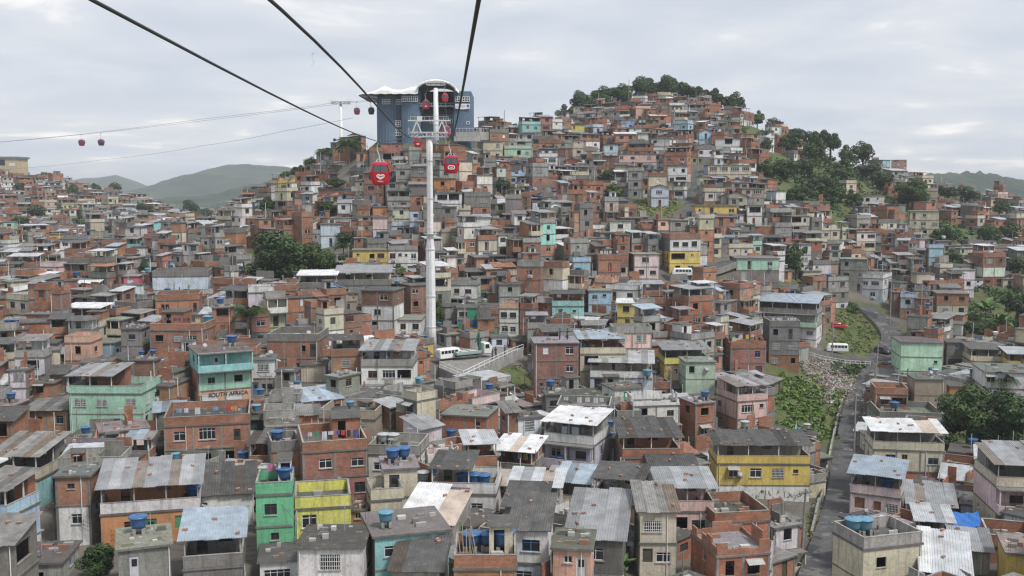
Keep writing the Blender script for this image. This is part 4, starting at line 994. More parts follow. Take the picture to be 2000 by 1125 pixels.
def try_house(px, py, W, P, yaw, mate=None):
    r = fr
    g = ground(px, py)
    u, v = proj((px, py, g))
    if in_rects(u, v, VEG): return
    if py > 350 and g < 5: return
    if woods(px, py, u, v) or (-50 < px < -8 and 284 < py < 370): return
    cs = corners(px, py, W, P, yaw); zs = [ground(*q) for q in cs]
    zb = min(zs); zmax = max(zs)
    top = r.choices(['slab','para','terr','mono','open','ruin','gable'], [26,29,18,14,9,4,1.5] if mate is None else [30,18,12,34,0,5,0])[0]
    fh = r.uniform(2.4, 2.65)
    nf = r.choices([1,2,3,4], [24,48,24,4] if py < 400 else [50,45,5,0])[0]
    if mate is not None: nf = min(4, max(1, mate.nf+r.choice((-1, -1, 0, 1))))
    # nothing nearer may hide a house one can point to
    uu = [proj((q[0], q[1], g))[0] for q in cs]; a, b = min(uu), max(uu)
    vmin = -1e9
    for (k0, k1, kv0, kv1, kD, *kx) in KEEP:
        if kD > py-4 and min(b, k1)-max(a, k0) > .12*min(b-a, k1-k0):
            if v > kv0: vmin = max(vmin, kv1-(kx[0] if kx else .22)*(kv1-kv0))
    zt = None
    while nf >= 1:
        zt_ = max(zb+nf*fh, zmax+.5)
        topz = zt_+EXTRA[top]+(.8 if top == 'mono' else (.3 if top == 'terr' else 0))
        vt = min(proj((px, py-P/2, topz))[1], proj((px, py+P/2, topz))[1])
        if vt >= vmin: zt = zt_; break
        if top in ('terr', 'open'): top = 'slab'; continue
        nf -= 1
    if zt is None: return
    H = House(); H.hero = False; H.full = False; H.seed = len(HOUSES)*13+5; H.fh = fh
    H.x, H.y, H.W, H.P, H.yaw, H.zb, H.zt, H.D = px, py, W, P, yaw, zb, zt, py
    far = py > 300
    leftish = u < 470
    codes = 'R'*(72 if leftish else (62 if far else 54))+'G'*9+'L'*11+'W'*(9 if leftish else 15)+'C'*11+'D'*3+'A'*2+'P'+'B'+'Y'+'T'+'M'+'I'*3+'F'*2+'V'
    c0 = r.choice(codes)
    H.floors = ''.join(c0 if r.random() < .72 else r.choice('RGLWC') for _ in range(4))
    H.sides = None if c0 == 'R' or r.random() < .35 else ''.join(r.choice('RRGGL') if r.random() < .7 else c0 for _ in range(4))
    H.top = top; H.roofc = r.choices('gbwdflt', [18,5,9,26,24,12,6])[0]; H.parac = None; H.rise = None; H.rfw = None
    H.bal = [r.randrange(0, 2)] if (r.random() < .12 and nf > 1) else []; H.balc = r.choice('WCRR'); H.wins = None; H.roomc = None
    H.nf = nf; H.u = u; vt = proj((px, py-P/2, zt+EXTRA[top]))[1]; H.v = vt; H.vb = v; H.rect = (a, b, vt, v)
    HOUSES.append(H); occupy(px, py, min(W, P)*.46)
    if r.random() < (.24 if not far else .22): TANKS.append((H, r.uniform(-.3,.3), r.uniform(-.2,.3), r.uniform(.65,.95), r.choices('btgw', [7,1.2,1.8,.6])[0]))
    return H
# trees keep their own ground
TREES = []
def tr(kind, u, vb, hpx, wpx, label, D=None):
    p = hit(u, vb)
    if p.y > 700 or (u > 480 and p.y > 485):     # the line of sight clears the crest: the tree stands on the crest
        a = ray(u, vb)[0]; D = max(range(250, 480, 2) if u > 480 else range(400, 680, 3), key=lambda d: (ground(a*d, d)-CAMZ)/d); p = Vector((a*D, D+2, ground(a*D, D+2)))
        H_ = min(CAMZ+ray(u, vb-hpx)[1]*p.y-p.z, 1.5*hpx/2000*p.y); wpx = min(max(wpx, H_*.85/p.y*2000), wpx*1.35)
    else: H_ = max(hpx/2000*p.y, 1.5)
    H_ = max(H_, 2.5, wpx/2000*p.y*.75); W_ = wpx/2000*p.y
    TREES.append((kind, p, H_, W_, label)); occupy(p.x, p.y, min(W_*.38, 4.5) if kind == 'tree' else 1.2)
    KEEP.append((u-wpx*.45, u+wpx*.45, vb-hpx, vb-hpx*.35, p.y, 0))
for a in [
 ('tree',540,566,104,150,'broad dark mango tree, largest crown left of the pylon'), ('tree',606,556,86,105,'rounded dark tree joined to the right of the big mango'), ('tree',646,548,62,66,'smaller dark tree at the right end of the mango clump'),
 ('tree',1888,892,150,135,'large dense tree beside the long cream house'), ('tree',1968,895,135,135,'dense dark tree at the right edge above the peach gallery'), ('tree',1925,815,50,70,'round tree behind the two large right-hand trees'),
 ('tree',192,1140,78,84,'round bushy tree at the lower left between grey walls'), ('tree',1555,548,78,48,'tall dark tree right of the mint bungalow'),
 ('tree',980,393,48,40,'dark cone-shaped tree standing alone on the middle slope'), ('tree',1184,366,38,34,'dark round tree high on the middle slope'), ('tree',1198,392,26,46,'light green spreading tree below the dark round one'),
 ('tree',520,420,32,42,'round tree on the left shoulder of the hill'), ('tree',1262,194,40,70,'left of the three big trees crowning the summit'), ('tree',1305,188,44,62,'middle of the three big trees crowning the summit'), ('tree',1336,192,38,46,'right of the three big trees crowning the summit'),
 ('tree',1180,180,36,60,'tree on the skyline left of the summit'), ('tree',1148,188,32,50,'paler tree left of the skyline tree'), ('tree',1106,200,32,44,'small tree on the left brow of the summit'), ('tree',1135,212,40,38,'dark tree below the left brow of the summit'),
 ('tree',1002,215,20,20,'small tree on the skyline above the station roof side'), ('tree',1388,196,30,38,'greyish tree right of the summit trees'), ('tree',1440,212,34,44,'tree among houses right of the summit'), ('tree',1482,212,24,26,'tree with leaning crown on the right skyline'), ('tree',1512,222,24,28,'dark tree farther down the right skyline'), ('tree',1560,258,26,24,'lone round tree on the right skyline step'),
 ('tree',1622,318,72,52,'tall tree of the right-hand wood rising above the ridge'), ('tree',1592,325,58,55,'left tree of the right-hand wood'), ('tree',1656,330,48,46,'right tree of the right-hand wood'), ('tree',1575,350,46,44,'lower left tree of the right-hand wood'), ('tree',1530,352,44,62,'wide tree below the right-hand wood'), ('tree',1600,385,46,62,'bushy tree at the foot of the right-hand wood'),
 ('tree',1495,300,30,30,'small tree left of the right-hand wood'), ('tree',1665,405,36,44,'tree left of the white ridge house'), ('tree',1782,412,66,80,'big dark tree right of the white ridge house'), ('tree',1890,402,42,44,'round tree standing alone on the right slope'), ('tree',1838,486,50,52,'tree below the cream stacked block'), ('tree',1955,425,32,44,'tree by the far right cottages'), ('tree',1975,470,40,50,'tree at the right edge among cottages'),
 ('tree',1985,545,48,50,'dark tree at the right edge above the banana plants'), ('tree',1985,640,80,66,'tall dark tree at the right edge beside banana plants'), ('tree',1910,668,40,60,'low bushy tree above the cream gallery house'),
 ('tree',858,650,62,30,'narrow green tree right beside the pylon foot'), ('tree',775,546,30,42,'small bush-like tree right of the grey canopies'), ('tree',672,482,26,40,'tree above the ochre balcony house'), ('tree',640,428,26,50,'scrubby tree on the left flank'), ('tree',655,372,22,40,'scrub tree below the station slope'),
 ('tree',281,548,42,24,'slim dark tree beside the hot pink wall'), ('tree',215,472,22,20,'small round tree on the left hillside'), ('tree',72,432,30,46,'tree on the left hillside near its edge'), ('tree',40,445,26,34,'tree right of the mint house on left hill'), ('tree',288,428,36,44,'dense tree on the right shoulder of the left hill'), ('tree',142,388,28,30,'dark tree high on the left hill'), ('tree',155,447,24,36,'tree in the middle of the left hill'), ('tree',222,376,24,24,'tree below the white blocks of the left hill'), ('tree',36,376,20,30,'scrubby tree under the left station'), ('tree',185,372,18,24,'small tree on the left hill crest'),
 ('tree',368,420,30,44,'tree in the gap between the hills'), ('tree',400,432,26,36,'lower tree in the gap between the hills'), ('tree',605,330,26,26,'round tree on the left ridge'), ('tree',556,362,32,22,'dark tree at the end of the left ridge'), ('tree',578,342,24,26,'small tree on the left ridge beside the round one'),
 ('palm',634,320,30,28,'slender palm on the left ridge skyline'), ('palm',682,322,48,44,'bushy palm left of the station'), ('palm',488,690,100,54,'tall coconut palm among brick houses'), ('palm',1897,884,66,70,'palm in front of the dense right-hand trees'), ('palm',1956,786,62,50,'palm in front of the long white row'), ('palm',672,506,30,34,'small palm beside the ochre balcony house'),
 ('banana',1220,1135,56,46,'banana plant with pale broad leaves at the lower edge'), ('banana',1925,630,50,60,'banana plant on the green right slope'), ('banana',1955,655,46,54,'lower banana plant on the green right slope'), ('banana',1185,1132,34,40,'low leafy plant left of the banana at the lower edge'),
 ('tree',1545,302,40,54,'tree on the right shoulder above the wide tree'), ('tree',1640,362,42,60,'dark tree in the middle of the right flank'), ('tree',1700,352,36,52,'tree on the right flank below the ridge'), ('tree',1722,372,40,58,'tree right of the white ridge house, lower branch of the wood'), ('tree',1560,402,38,58,'bushy tree at the lower left of the right flank'), ('tree',1628,402,40,58,'bushy tree left of the lone ridge cottage'), ('tree',1500,345,34,46,'tree at the left end of the flank scrub'), ('tree',1690,300,40,46,'last tree of the right-hand wood on the ridge'), ('tree',1590,290,40,46,'upper tree of the right-hand wood'), ('tree',1850,395,34,50,'tree on the right slope left of the lone round tree'), ('tree',1930,480,40,56,'dark tree among the right-hand cottages'), ('tree',1860,520,36,46,'tree above the brick veranda house'),
 ('tree',1216,192,32,54,'low tree filling the crest left of the antenna mast'), ('tree',1362,194,30,48,'low tree closing the right end of the summit canopy'), ('tree',1410,205,28,44,'small tree below the right end of the summit'),
]: tr(*a)
fill(78, 150, 5.6, (-400, 400))
fill(150, 300, 5.2, (-400, 400))
fill(79, 300, 3.8, (-400, 400))
fill(81, 290, 3.0, (-400, 400))
fill(300, 470, 5.6, (-400, 400))
fill(302, 470, 4.5, (-400, 400))
fill(470, 690, 6.6, (-420, -60))
# scattered houses of the far valleys
for (u0, u1, D0, D1, n) in ((1840, 2060, 520, 1000, 120), (380, 460, 1050, 1300, 60)):
    for _ in range(n):
        D = fr.uniform(D0, D1); u = fr.uniform(u0, u1); x = (u-1000)/2000*D
        if occupied(x, D, 4): continue
        g = ground(x, D) if D < 930 else 0.0
        H = House(); H.hero = False; H.full = False; H.seed = len(HOUSES)*13+5; H.W, H.P = fr.uniform(6, 12), 7; H.x, H.y, H.yaw, H.D = x, D, fr.uniform(-.5,.5), D
        H.zb, H.zt = g-1, g+fr.choice((3, 5.5, 8)); H.floors = fr.choice('RRWCLA')*3; H.sides = None; H.top = fr.choice(('slab','gable','mono')); H.roofc = fr.choice('tgfd'); H.parac = H.rise = H.rfw = H.roomc = H.wins = None; H.bal = []; H.balc = 'W'; H.u = u; H.v = 0; H.rect = (0, 0, 0, 0); H.farthest = True; H.fh = 2.7
        HOUSES.append(H)
# which of them show largest: a coarse depth-ordered picture
vis = np.zeros((282, 500), dtype=bool)
for H in sorted(HOUSES, key=lambda q: q.y):
    if getattr(H, 'farthest', False): H.area = 0; continue
    a, b, c, d = H.rect if H.hero else H.rect
    a, b = max(0, int(a/4)), min(500, int(b/4)+1); c, d = max(0, int(c/4)), min(282, int(d/4)+1)
    if a >= b or c >= d: H.area = 0; continue
    s = vis[c:d, a:b]; H.area = int((~s).sum()); s[:] = True
rest = sorted([H for H in HOUSES if not H.hero and H.area > 3], key=lambda q: -q.area)
for H in rest[:max(0, 312-NH)]: H.full = True
print('houses', len(HOUSES), 'heroes', NH, 'full', sum(H.full for H in HOUSES))
# their labels: how they look and which known houses they stand next to
used_labels = {H.label for H in HOUSES if H.hero}
anchors = [H for H in HOUSES if H.hero]
ROOFW = dict(slab='flat slab roof', para='walled roof terrace', terr='sheet canopy', mono='sloping roof', open='rooftop room', ruin='broken parapet', gable='tiled roof')
def the(n): return n if n.startswith(('the ', 'big ')) and False else 'the '+n
for H in HOUSES:
    if not H.full or H.hero: continue
    look = WORD[H.floors[0]]+' house with '+ROOFW[H.top]
    if len(H.floors) > 1 and H.nf > 1 and H.floors[1] != H.floors[0]: look2 = WORD[H.floors[0]]+'-over-'+WORD[H.floors[1]].replace('bare ', '')+' house with '+ROOFW[H.top]
    else: look2 = {1:'low', 2:'two-storey', 3:'three-storey', 4:'four-storey'}[H.nf]+' '+look
    cy = (H.rect[2]+H.rect[3])/2
    near = sorted(anchors, key=lambda A: (A.u-H.u)**2+((A.v+A.vb)/2-cy)**2)[:7]
    cand = []
    for A in near:
        du, dv = H.u-A.u, cy-(A.v+A.vb)/2
        rel = ('right of' if du > 0 else 'left of') if abs(du) > abs(dv)*.9 else ('below' if dv > 0 else 'above')
        cand += [f'{look}, {rel} the {A.nick}', f'{look2}, {rel} the {A.nick}']
        if len(cand) == 4: cand += [f'{look}, between the {near[0].nick} and the {B.nick}' for B in near[1:4] if (H.u-near[0].u)*(H.u-B.u) < 0]
    for c in cand:
        if c not in used_labels and len(c.split()) <= 16: H.label = c; break
    else:
        H.label = cand[0]
    used_labels.add(H.label); H.nick = H.label.split(',')[0].split(' with ')[0]+H.label[H.label.index(','):].replace(',', '') if ',' in H.label else H.label
for H in HOUSES:
    realise(H)
hb = part(BIG, 'hillside_houses'); tag(hb, 'hundreds of brick and plaster houses packed up the far slopes', 'houses', kind='stuff')

# ------------------------------------------------------------------ water tanks
TKC = dict(b=(.04,.11,.25), t=(.10,.24,.33), g=(.36,.37,.37), w=(.7,.7,.68), y=(.5,.42,.15))
TKN = dict(b='blue', t='pale blue', g='grey', w='white', y='yellow')
tkm = {}
def tank_mb(c):
    b = MB(); b.lathe([(.50,0),(.56,.25),(.63,.62),(.68,.78),(.70,.80)], 'gloss', c, 14)
    l = MB(); l.lathe([(.74,.79),(.76,.84),(.70,.90),(.35,.98),(.18,1.0),(.17,1.05),(.02,1.06)], 'gloss', tuple(x*1.1 for x in c), 14)
    s = MB()
    for x in (-.32, .32): s.box(x-.12, x+.12, -.5, .5, -.5, -.02, 'conc', (.36,.35,.32))
    return b, l, s
FARTANK = MB(); cnt = {}
order = {}
for T in TANKS:
    if T[0].full and T[0].top not in ('gable',): order.setdefault(id(T[0]), []).append(T)
for T in TANKS:
    H, fx, fy, size, cc = T
    if H.top in ('mono', 'gable', 'ruin') and not H.hero: continue
    c, s = math.cos(H.yaw), math.sin(H.yaw); lx, ly = fx*H.W, fy*H.P
    if H.top == 'terr' and not H.hero: ly = -H.P*.3
    z = H.zt+.53 if H.top != 'mono' else H.zt+1.6
    if H.top == 'open' and not H.hero: ly = -abs(ly)
    p = (H.x+c*lx-s*ly, H.y+s*lx+c*ly, z)
    if not H.full:
        b, l, _ = tank_mb(TKC[cc])
        M_ = Matrix.Translation(p) @ Matrix.Scale(size, 4); FARTANK.add(b, M_); FARTANK.add(l, M_); continue
    if cc not in tkm: tkm[cc] = tuple(q.mesh(n, n != 'stand') for q, n in zip(tank_mb(TKC[cc]), ('body', 'lid', 'stand')))
    sib = [q for q in order[id(H)]]
    pre = ''
    if len(sib) > 1:
        rank = sorted(sib, key=lambda q: q[1]).index(T); n = len(sib)
        pre = {0: 'leftmost ', n-1: 'rightmost '}.get(rank, 'middle ')
    lab = f'{pre}{TKN[cc]} water tank on the {H.nick}'
    if len(lab.split()) > 16: lab = f'{pre}{TKN[cc]} tank on the '+H.nick
    lab = ' '.join(lab.split()[:16])
    if lab in used_labels: lab = ' '.join(('smaller '+lab).split()[:16])
    used_labels.add(lab)
    rt = root('water_tank', p, H.yaw, label=lab, cat='water tank', group='rooftop water tanks'); rt.scale = (size,)*3
    for me, n in zip(tkm[cc], ('body', 'lid', 'stand')): link(n, me, rt)
tag(part(FARTANK, 'distant_tanks'), 'small blue water tanks dotted over the far roofs', 'tanks', kind='stuff')

# ------------------------------------------------------------------ trees
def leafcloud(seed, nb, nl, size, tint, flat=1.0, spread=.62, bl=(.28,.48)):
    r = random.Random(seed); mb = MB(); k = mb.mi('leaf')
    blobs = []
    for i in range(nb):
        while True:
            p = Vector((r.uniform(-1,1), r.uniform(-1,1), r.uniform(-1,1)))
            if p.length < 1: break
        p = p.normalized()*r.uniform(.35, 1)*spread; p.z *= flat; blobs.append((p, r.uniform(*bl), r.uniform(.6, 1.35)))
    for i in range(nl):
        c, br, tone = r.choice(blobs)
        d = Vector((r.gauss(0,1), r.gauss(0,1), r.gauss(0,1)+.25)).normalized()
        p = c+d*br*r.uniform(.7, 1.05)
        n = (d+Vector((r.uniform(-1,1), r.uniform(-1,1), r.uniform(-.3,1)))*.7).normalized()
        x = n.orthogonal().normalized(); x = (Matrix.Rotation(r.uniform(0, 6.28), 3, n) @ x); y = n.cross(x)
        s = size*r.uniform(.6, 1.3)
        q = len(mb.v)
        for a, b in ((-.5,-.15),(0,-.5),(.5,.1),(.1,.55)): mb.v.append(tuple(p+x*a*s+y*b*s))
        mb.f.append((q,q+1,q+2,q+3)); mb.m.append(k)
        t = tone*r.uniform(.7, 1.3); mb.c.append((tint[0]*t, tint[1]*t, tint[2]*t))
    return mb
TINT = [(.038,.070,.022), (.052,.090,.026), (.068,.110,.034), (.050,.075,.034)]
CROWNS = [leafcloud(40+i, 13+3*i, 2300, .13, TINT[i % 4], 1.0, .74, (.2,.42)).mesh('crown') for i in range(5)]
BIGCROWNS = [leafcloud(80+i, 34, 9000, .085, TINT[i], 1.0, .72, (.2,.36)).mesh('crown') for i in range(2)]
PALE = leafcloud(77, 16, 3400, .13, (.085,.14,.03)).mesh('crown')
def trunk_mb(h, r0, r, spread):
    mb = MB(); mb.tube([(0,0,-.8),(r.uniform(-.1,.1)*h*.2,0,h*.35),(r.uniform(-.1,.1)*h*.3,r.uniform(-.1,.1)*h*.2,h*.7)], [r0, r0*.75, r0*.45], 'bark', (.10,.08,.06), 7)
    for i in range(5):
        a = i*1.26+r.uniform(-.3,.3); mb.tube([(0,0,h*.38+i*.04*h),(math.cos(a)*spread*.35,math.sin(a)*spread*.35,h*.62),(math.cos(a)*spread*.6,math.sin(a)*spread*.6,h*.8)], [r0*.4, r0*.28, r0*.12], 'bark', (.10,.08,.06), 5)
    return mb
fm = MB()                                         # a palm frond: drooping rib with leaflets, 1 m long
rr = random.Random(3)
def fz(t): return .42*math.sin(t*2.3)-.55*t*t
for i in range(22):
    t = .08+.9*i/22; p = Vector((t, 0, fz(t)))
    for s in (-1, 1):
        l = .30*math.sin(min(1, t*1.15)*math.pi*.9+.25)+.04; q = p+Vector((l*.45, s*l*.75, -l*.6)); w = .022
        fm.poly((tuple(p+Vector((-w,0,0))), tuple(p+Vector((w,0,0))), tuple(q)), 'leaf', jit((.05,.085,.025), .3, rr))
fm.tube([(0,0,0),(.33,0,fz(.33)),(.66,0,fz(.66)),(1,0,fz(1))], [.022,.016,.01,.004], 'leaf', (.10,.12,.04), 5)
FROND = fm.mesh('frond')
bmb = MB()                                        # a banana leaf
for i in range(8):
    t0, t1 = i/8, (i+1)/8; w0, w1 = .17*math.sin(.15+t0*2.9), .17*math.sin(.15+t1*2.9)
    z0, z1 = .5*t0-.55*t0*t0, .5*t1-.55*t1*t1
    for s in (-1, 1): bmb.poly(((t0,0,z0),(t1,0,z1),(t1,s*w1,z1+w1*.35),(t0,s*w0,z0+w0*.35)), 'leaf', (.10,.19,.05) if i % 2 else (.085,.165,.04))
BLEAF = bmb.mesh('leaf')
tn = random.Random(21)
for i, (kind, p, Hh, Ww, lab) in enumerate(TREES):
    if kind == 'tree':
        rt = root('tree', p, tn.uniform(0, 6.28), label=lab, cat='tree', group='trees among the houses')
        if Ww > Hh*1.3: Hh = max(Hh, Ww*.6)
        part(trunk_mb(Hh, max(.15, Hh*.035), tn, Ww*.4), 'trunk', rt)
        ch = min(Hh*.92, max(Ww*.95, Hh*.8)); me = PALE if 'light green' in lab else (BIGCROWNS[i % 2] if Ww > 11 or p.y < 160 else CROWNS[i % 5])
        link('crown', me, rt, (0, 0, Hh-ch*.5), tn.uniform(0, 6), (Ww*.54, Ww*.54, ch*.53))
    elif kind == 'palm':
        rt = root('palm_tree', p, tn.uniform(0, 6.28), label=lab, cat='palm', group='palms among the houses')
        th = Hh*.72; mb = MB(); mb.tube([(0,0,-.6),(.12*th*.3,0,th*.4),(.05*th,0,th*.8),(0,0,th)], [.2,.15,.13,.15], 'bark', (.22,.19,.15), 7); part(mb, 'trunk', rt)
        for k in range(20):
            o = link('frond', FROND, rt, (0, 0, th), 0, max(Ww*.78, 1.6)*tn.uniform(.85, 1.1)); o.rotation_euler = (tn.uniform(-.2,.2), tn.uniform(-.75,.45), k*2.4+tn.uniform(-.2,.2))
    else:
        rt = root('banana_plant', p, tn.uniform(0, 6.28), label=lab, cat='plant', group='banana plants')
        mb = MB(); mb.tube([(0,0,-.5),(0,0,Hh*.5)], [.16,.1], 'leaf', (.12,.16,.06), 7); part(mb, 'stem', rt)
        for k in range(11):
            o = link('leaf', BLEAF, rt, (0, 0, Hh*.42+.02*k), 0, max(Ww*.62, Hh*.5)*tn.uniform(.8, 1.1)); o.rotation_euler = (0, tn.uniform(-.85,-.1), k*2.4)
# undergrowth on the open slopes
ug = MB(); kk = ug.mi('leaf'); ur = random.Random(8)
def clump(p, rad, n, tint, sz):
    for _ in range(n):
        d = Vector((ur.gauss(0,1), ur.gauss(0,1), abs(ur.gauss(0,.8)))); d.normalize(); q = p+d*rad*ur.uniform(.2, 1)
        nn = (d+Vector((ur.uniform(-1,1), ur.uniform(-1,1), ur.uniform(0,1)))).normalized(); x = nn.orthogonal().normalized(); x = Matrix.Rotation(ur.uniform(0,6.3), 3, nn) @ x; y = nn.cross(x); s = sz*ur.uniform(.6, 1.4)
        k = len(ug.v)
        for a, b in ((-.5,-.15),(0,-.5),(.5,.1),(.1,.55)): ug.v.append(tuple(q+x*a*s+y*b*s))
        ug.f.append((k,k+1,k+2,k+3)); ug.m.append(kk); t = ur.uniform(.6, 1.4); ug.c.append((tint[0]*t, tint[1]*t, tint[2]*t))
def scatter(u0, u1, v0, v1, n, rad, leaves, tint, sz=.4):
    for _ in range(n):
        u, v = ur.uniform(u0, u1), ur.uniform(v0, v1)
        if mnoise.noise(Vector((u/22, v/22, 2.2))) < -.18: continue
        p = hit(u, v)
        if any((p.x-a)**2+(p.y-b)**2 < (c*.62)**2 for a, b, c in hero_zones): continue
        clump(p+Vector((0,0,rad*.1)), rad*ur.uniform(.5, 1.3), leaves, jit(tint, .25, ur), sz)
G1, G2, G3 = (.105,.165,.035), (.050,.088,.026), (.18,.19,.065)
scatter(1500,1600,735,870,420,.9,26,G1); scatter(1600,1650,760,860,160,.8,24,G1); scatter(1625,1690,708,735,120,.7,22,G2)
scatter(1612,1740,602,690,260,.45,14,G3,.3); scatter(1655,1680,595,612,40,1.0,40,G2); scatter(1640,1740,640,690,150,.6,16,G1,.3)
scatter(1003,1045,715,770,90,.5,18,G1,.3); scatter(1238,1322,388,430,170,.6,12,G3,.4); scatter(1425,1502,247,292,170,1.2,16,G2,.7)
scatter(1497,1640,330,410,260,1.8,26,G2,.7); scatter(1590,1690,275,345,160,2.2,24,G2,.8); scatter(1640,1700,335,365,60,1.6,20,G2,.8)
scatter(1870,2005,560,668,260,1.3,26,G2,.5); scatter(1840,2005,800,892,120,1.3,30,G2,.5); scatter(866,925,272,290,60,.5,10,G3,.4); scatter(1575,1660,990,1060,120,.35,12,G3,.2)
scatter(1765,1880,440,495,130,1.3,20,G2,.6); scatter(500,560,545,572,30,.8,20,G2,.4); scatter(690,760,285,305,60,1.0,14,G2,.5); scatter(480,655,520,560,60,1.5,26,G2,.5)
for _ in range(2600):
    x, y = ur.uniform(30, 260), ur.uniform(290, 470)
    g = ground(x, y); u, v = proj((x, y, g))
    if woods(x, y, u, v) and not occupied(x, y, 1.0): clump(Vector((x, y, g)), ur.uniform(.8, 2.6), 20, jit(G2, .3, ur), .8)
for _ in range(900):
    y = ur.uniform(340, 660); x = y*ur.uniform(-.52, -.25); g = ground(x, y); u, v = proj((x, y, g))
    if woods(x, y, u, v) and not occupied(x, y, 1.0): clump(Vector((x, y, g)), ur.uniform(.8, 2.4), 18, jit(G2, .3, ur), .9)
tag(part(ug, 'undergrowth'), 'green scrub and long grass on the open slopes', 'undergrowth', kind='stuff')
# rubble and rubbish
rb = MB()
def rubble(u0, u1, v0, v1, n, smax=.6, slope=0):
    for _ in range(n):
        u, v = ur.uniform(u0, u1), ur.uniform(v0, v1)
        p = hit(u+slope*(v-v0), v)
        if any((p.x-a)**2+(p.y-b)**2 < (c*.5)**2 for a, b, c in hero_zones): continue
        c = ur.choice([(.34,.32,.29),(.24,.22,.2),(.2,.165,.13),(.2,.14,.11),(.5,.49,.47),(.14,.12,.1),(.27,.235,.19),(.17,.145,.115)])
        M_ = Matrix.Translation(p+Vector((0,0,.1))) @ Matrix.Rotation(ur.uniform(0,6.3), 4, Vector((ur.uniform(-1,1),ur.uniform(-1,1),1)).normalized()) 
        t = MB(); a, b, d = ur.uniform(.08,smax), ur.uniform(.08,smax*.7), ur.uniform(.03,.25); t.box(-a/2,a/2,-b/2,b/2,-d/2,d/2,'plain',jit(c,.2,ur)); rb.add(t, M_)
rubble(1555,1640,702,770,1300,.8,.5); rubble(1570,1625,705,745,500,1.1,.5); rubble(1600,1700,735,790,700,.9,0); rubble(1300,1400,548,575,260,.8); rubble(1640,1690,760,830,260,.4); rubble(1585,1650,985,1065,350,.35); rubble(1575,1600,860,960,150,.4)
tag(part(rb, 'rubble'), 'broken bricks and rubbish spilled down the slope below the street', 'rubble', kind='stuff')

# ------------------------------------------------------------------ cable-car station on the shoulder of the hill
SD = 303.0
def sx(u, D=SD): return (u-1000)/2000*D/(cP+.14*sP)
def sz(v, D=SD): return CAMZ+ray(800, v)[1]*D
SB = (.125,.185,.262)
st = root('cable_car_station', (sx(820), SD, 44), label='blue cable-car station with white tensile roof on the hill shoulder', cat='station')
so = st.location
def prism(mb, plan, z0, z1, mat, c):
    n = len(plan)
    for i in range(n):
        a, b = plan[i], plan[(i+1) % n]; mb.poly(((a[0],a[1],z0),(b[0],b[1],z0),(b[0],b[1],z1),(a[0],a[1],z1)), mat, c)
    mb.poly([(a[0],a[1],z1) for a in plan], mat, c)
def block(name, u0, u1, vt, y0, y1, bulge, vb=286, c=SB):
    x0, x1 = sx(u0)-so.x, sx(u1)-so.x; mb = MB(); n = 8
    fr_ = [(x0+(x1-x0)*i/n, y0-bulge*math.sin(math.pi*i/n)) for i in range(n+1)]
    prism(mb, fr_+[(x1, y1), (x0, y1)], sz(vb)-so.z-2, sz(vt)-so.z, 'tidy', c); bk = part(mb, name, st)
    if u1-u0 > 20 and bulge > .3:
        for i in range(1, n):
            jm = MB(); q_ = fr_[i]; jm.box(q_[0]-.05, q_[0]+.05, q_[1]-.06, q_[1]+.05, sz(vb)-so.z, sz(vt)-so.z-.1, 'tidy', tuple(x*1.35 for x in c)); part(jm, 'panel_joint', bk)
block('wall_block', 738, 786, 185, 0, 20, 1.6); block('wall_block', 786.5, 823, 180, -2.5, 20, .8); block('wall_block', 887, 921, 179, -1, 20, .4)
block('wall_block', 823.5, 886.5, 213, 1.5, 22, .2); block('wall_block', 823.5, 886.5, 170, 14, 22, .1, 208, (.03,.035,.045)); block('core_wall', 735, 738, 200, 2, 10, .1, 286, (.30,.29,.27))  # near-black back wall carries the shade of the deep bay in its colour
mb = MB(); mb.box(sx(822)-so.x, sx(887.5)-so.x, -3.2, 14, sz(210)-so.z, sz(207.5)-so.z, 'tidy', (.2,.24,.3)); part(mb, 'platform', st)
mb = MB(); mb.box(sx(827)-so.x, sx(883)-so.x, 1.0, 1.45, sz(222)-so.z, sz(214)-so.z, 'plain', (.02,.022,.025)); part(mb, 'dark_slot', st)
mb = MB()
for i in range(7): 
    x = sx(826+i*9.3)-so.x; mb.bar((x,-3,sz(207.5)-so.z), (x,-3,sz(203)-so.z), .08, 'plain', (.6,.6,.6))
mb.bar((sx(822)-so.x,-3,sz(203)-so.z), (sx(887)-so.x,-3,sz(203)-so.z), .08, 'plain', (.6,.6,.6)); part(mb, 'platform_railing', st)
for (u0, u1, v0, v1, y, n, m) in ((749,764,195,204,-1.75,4,2), (773,785,195,204,-.9,3,2), (788.5,818,190,200,-3.45,8,2), (890,918,190,199,-1.5,6,2), (770,784,236,248,-1.1,3,3), (768,784,254,265,-1.1,4,2), (840,884,232,240,1.1,10,1), (912,917,238,243,-1.3,1,1)):
    x0, x1, z0, z1 = sx(u0)-so.x, sx(u1)-so.x, sz(v1)-so.z, sz(v0)-so.z
    fm_ = MB(); e = .09
    for i in range(n+1): x = x0+(x1-x0)*i/n; fm_.box(x-e, x+e, y-.12, y+.1, z0, z1, 'plain', (.75,.75,.73))
    for j in range(m+1): z = z0+(z1-z0)*j/m; fm_.box(x0, x1, y-.10, y+.1, z-e, z+e, 'plain', (.75,.75,.73))
    w_ = part(fm_, 'window', st); pn = MB(); pn.box(x0, x1, y-.02, y+.12, z0, z1, 'glass', (.03,.03,.03)); part(pn, 'pane', w_)
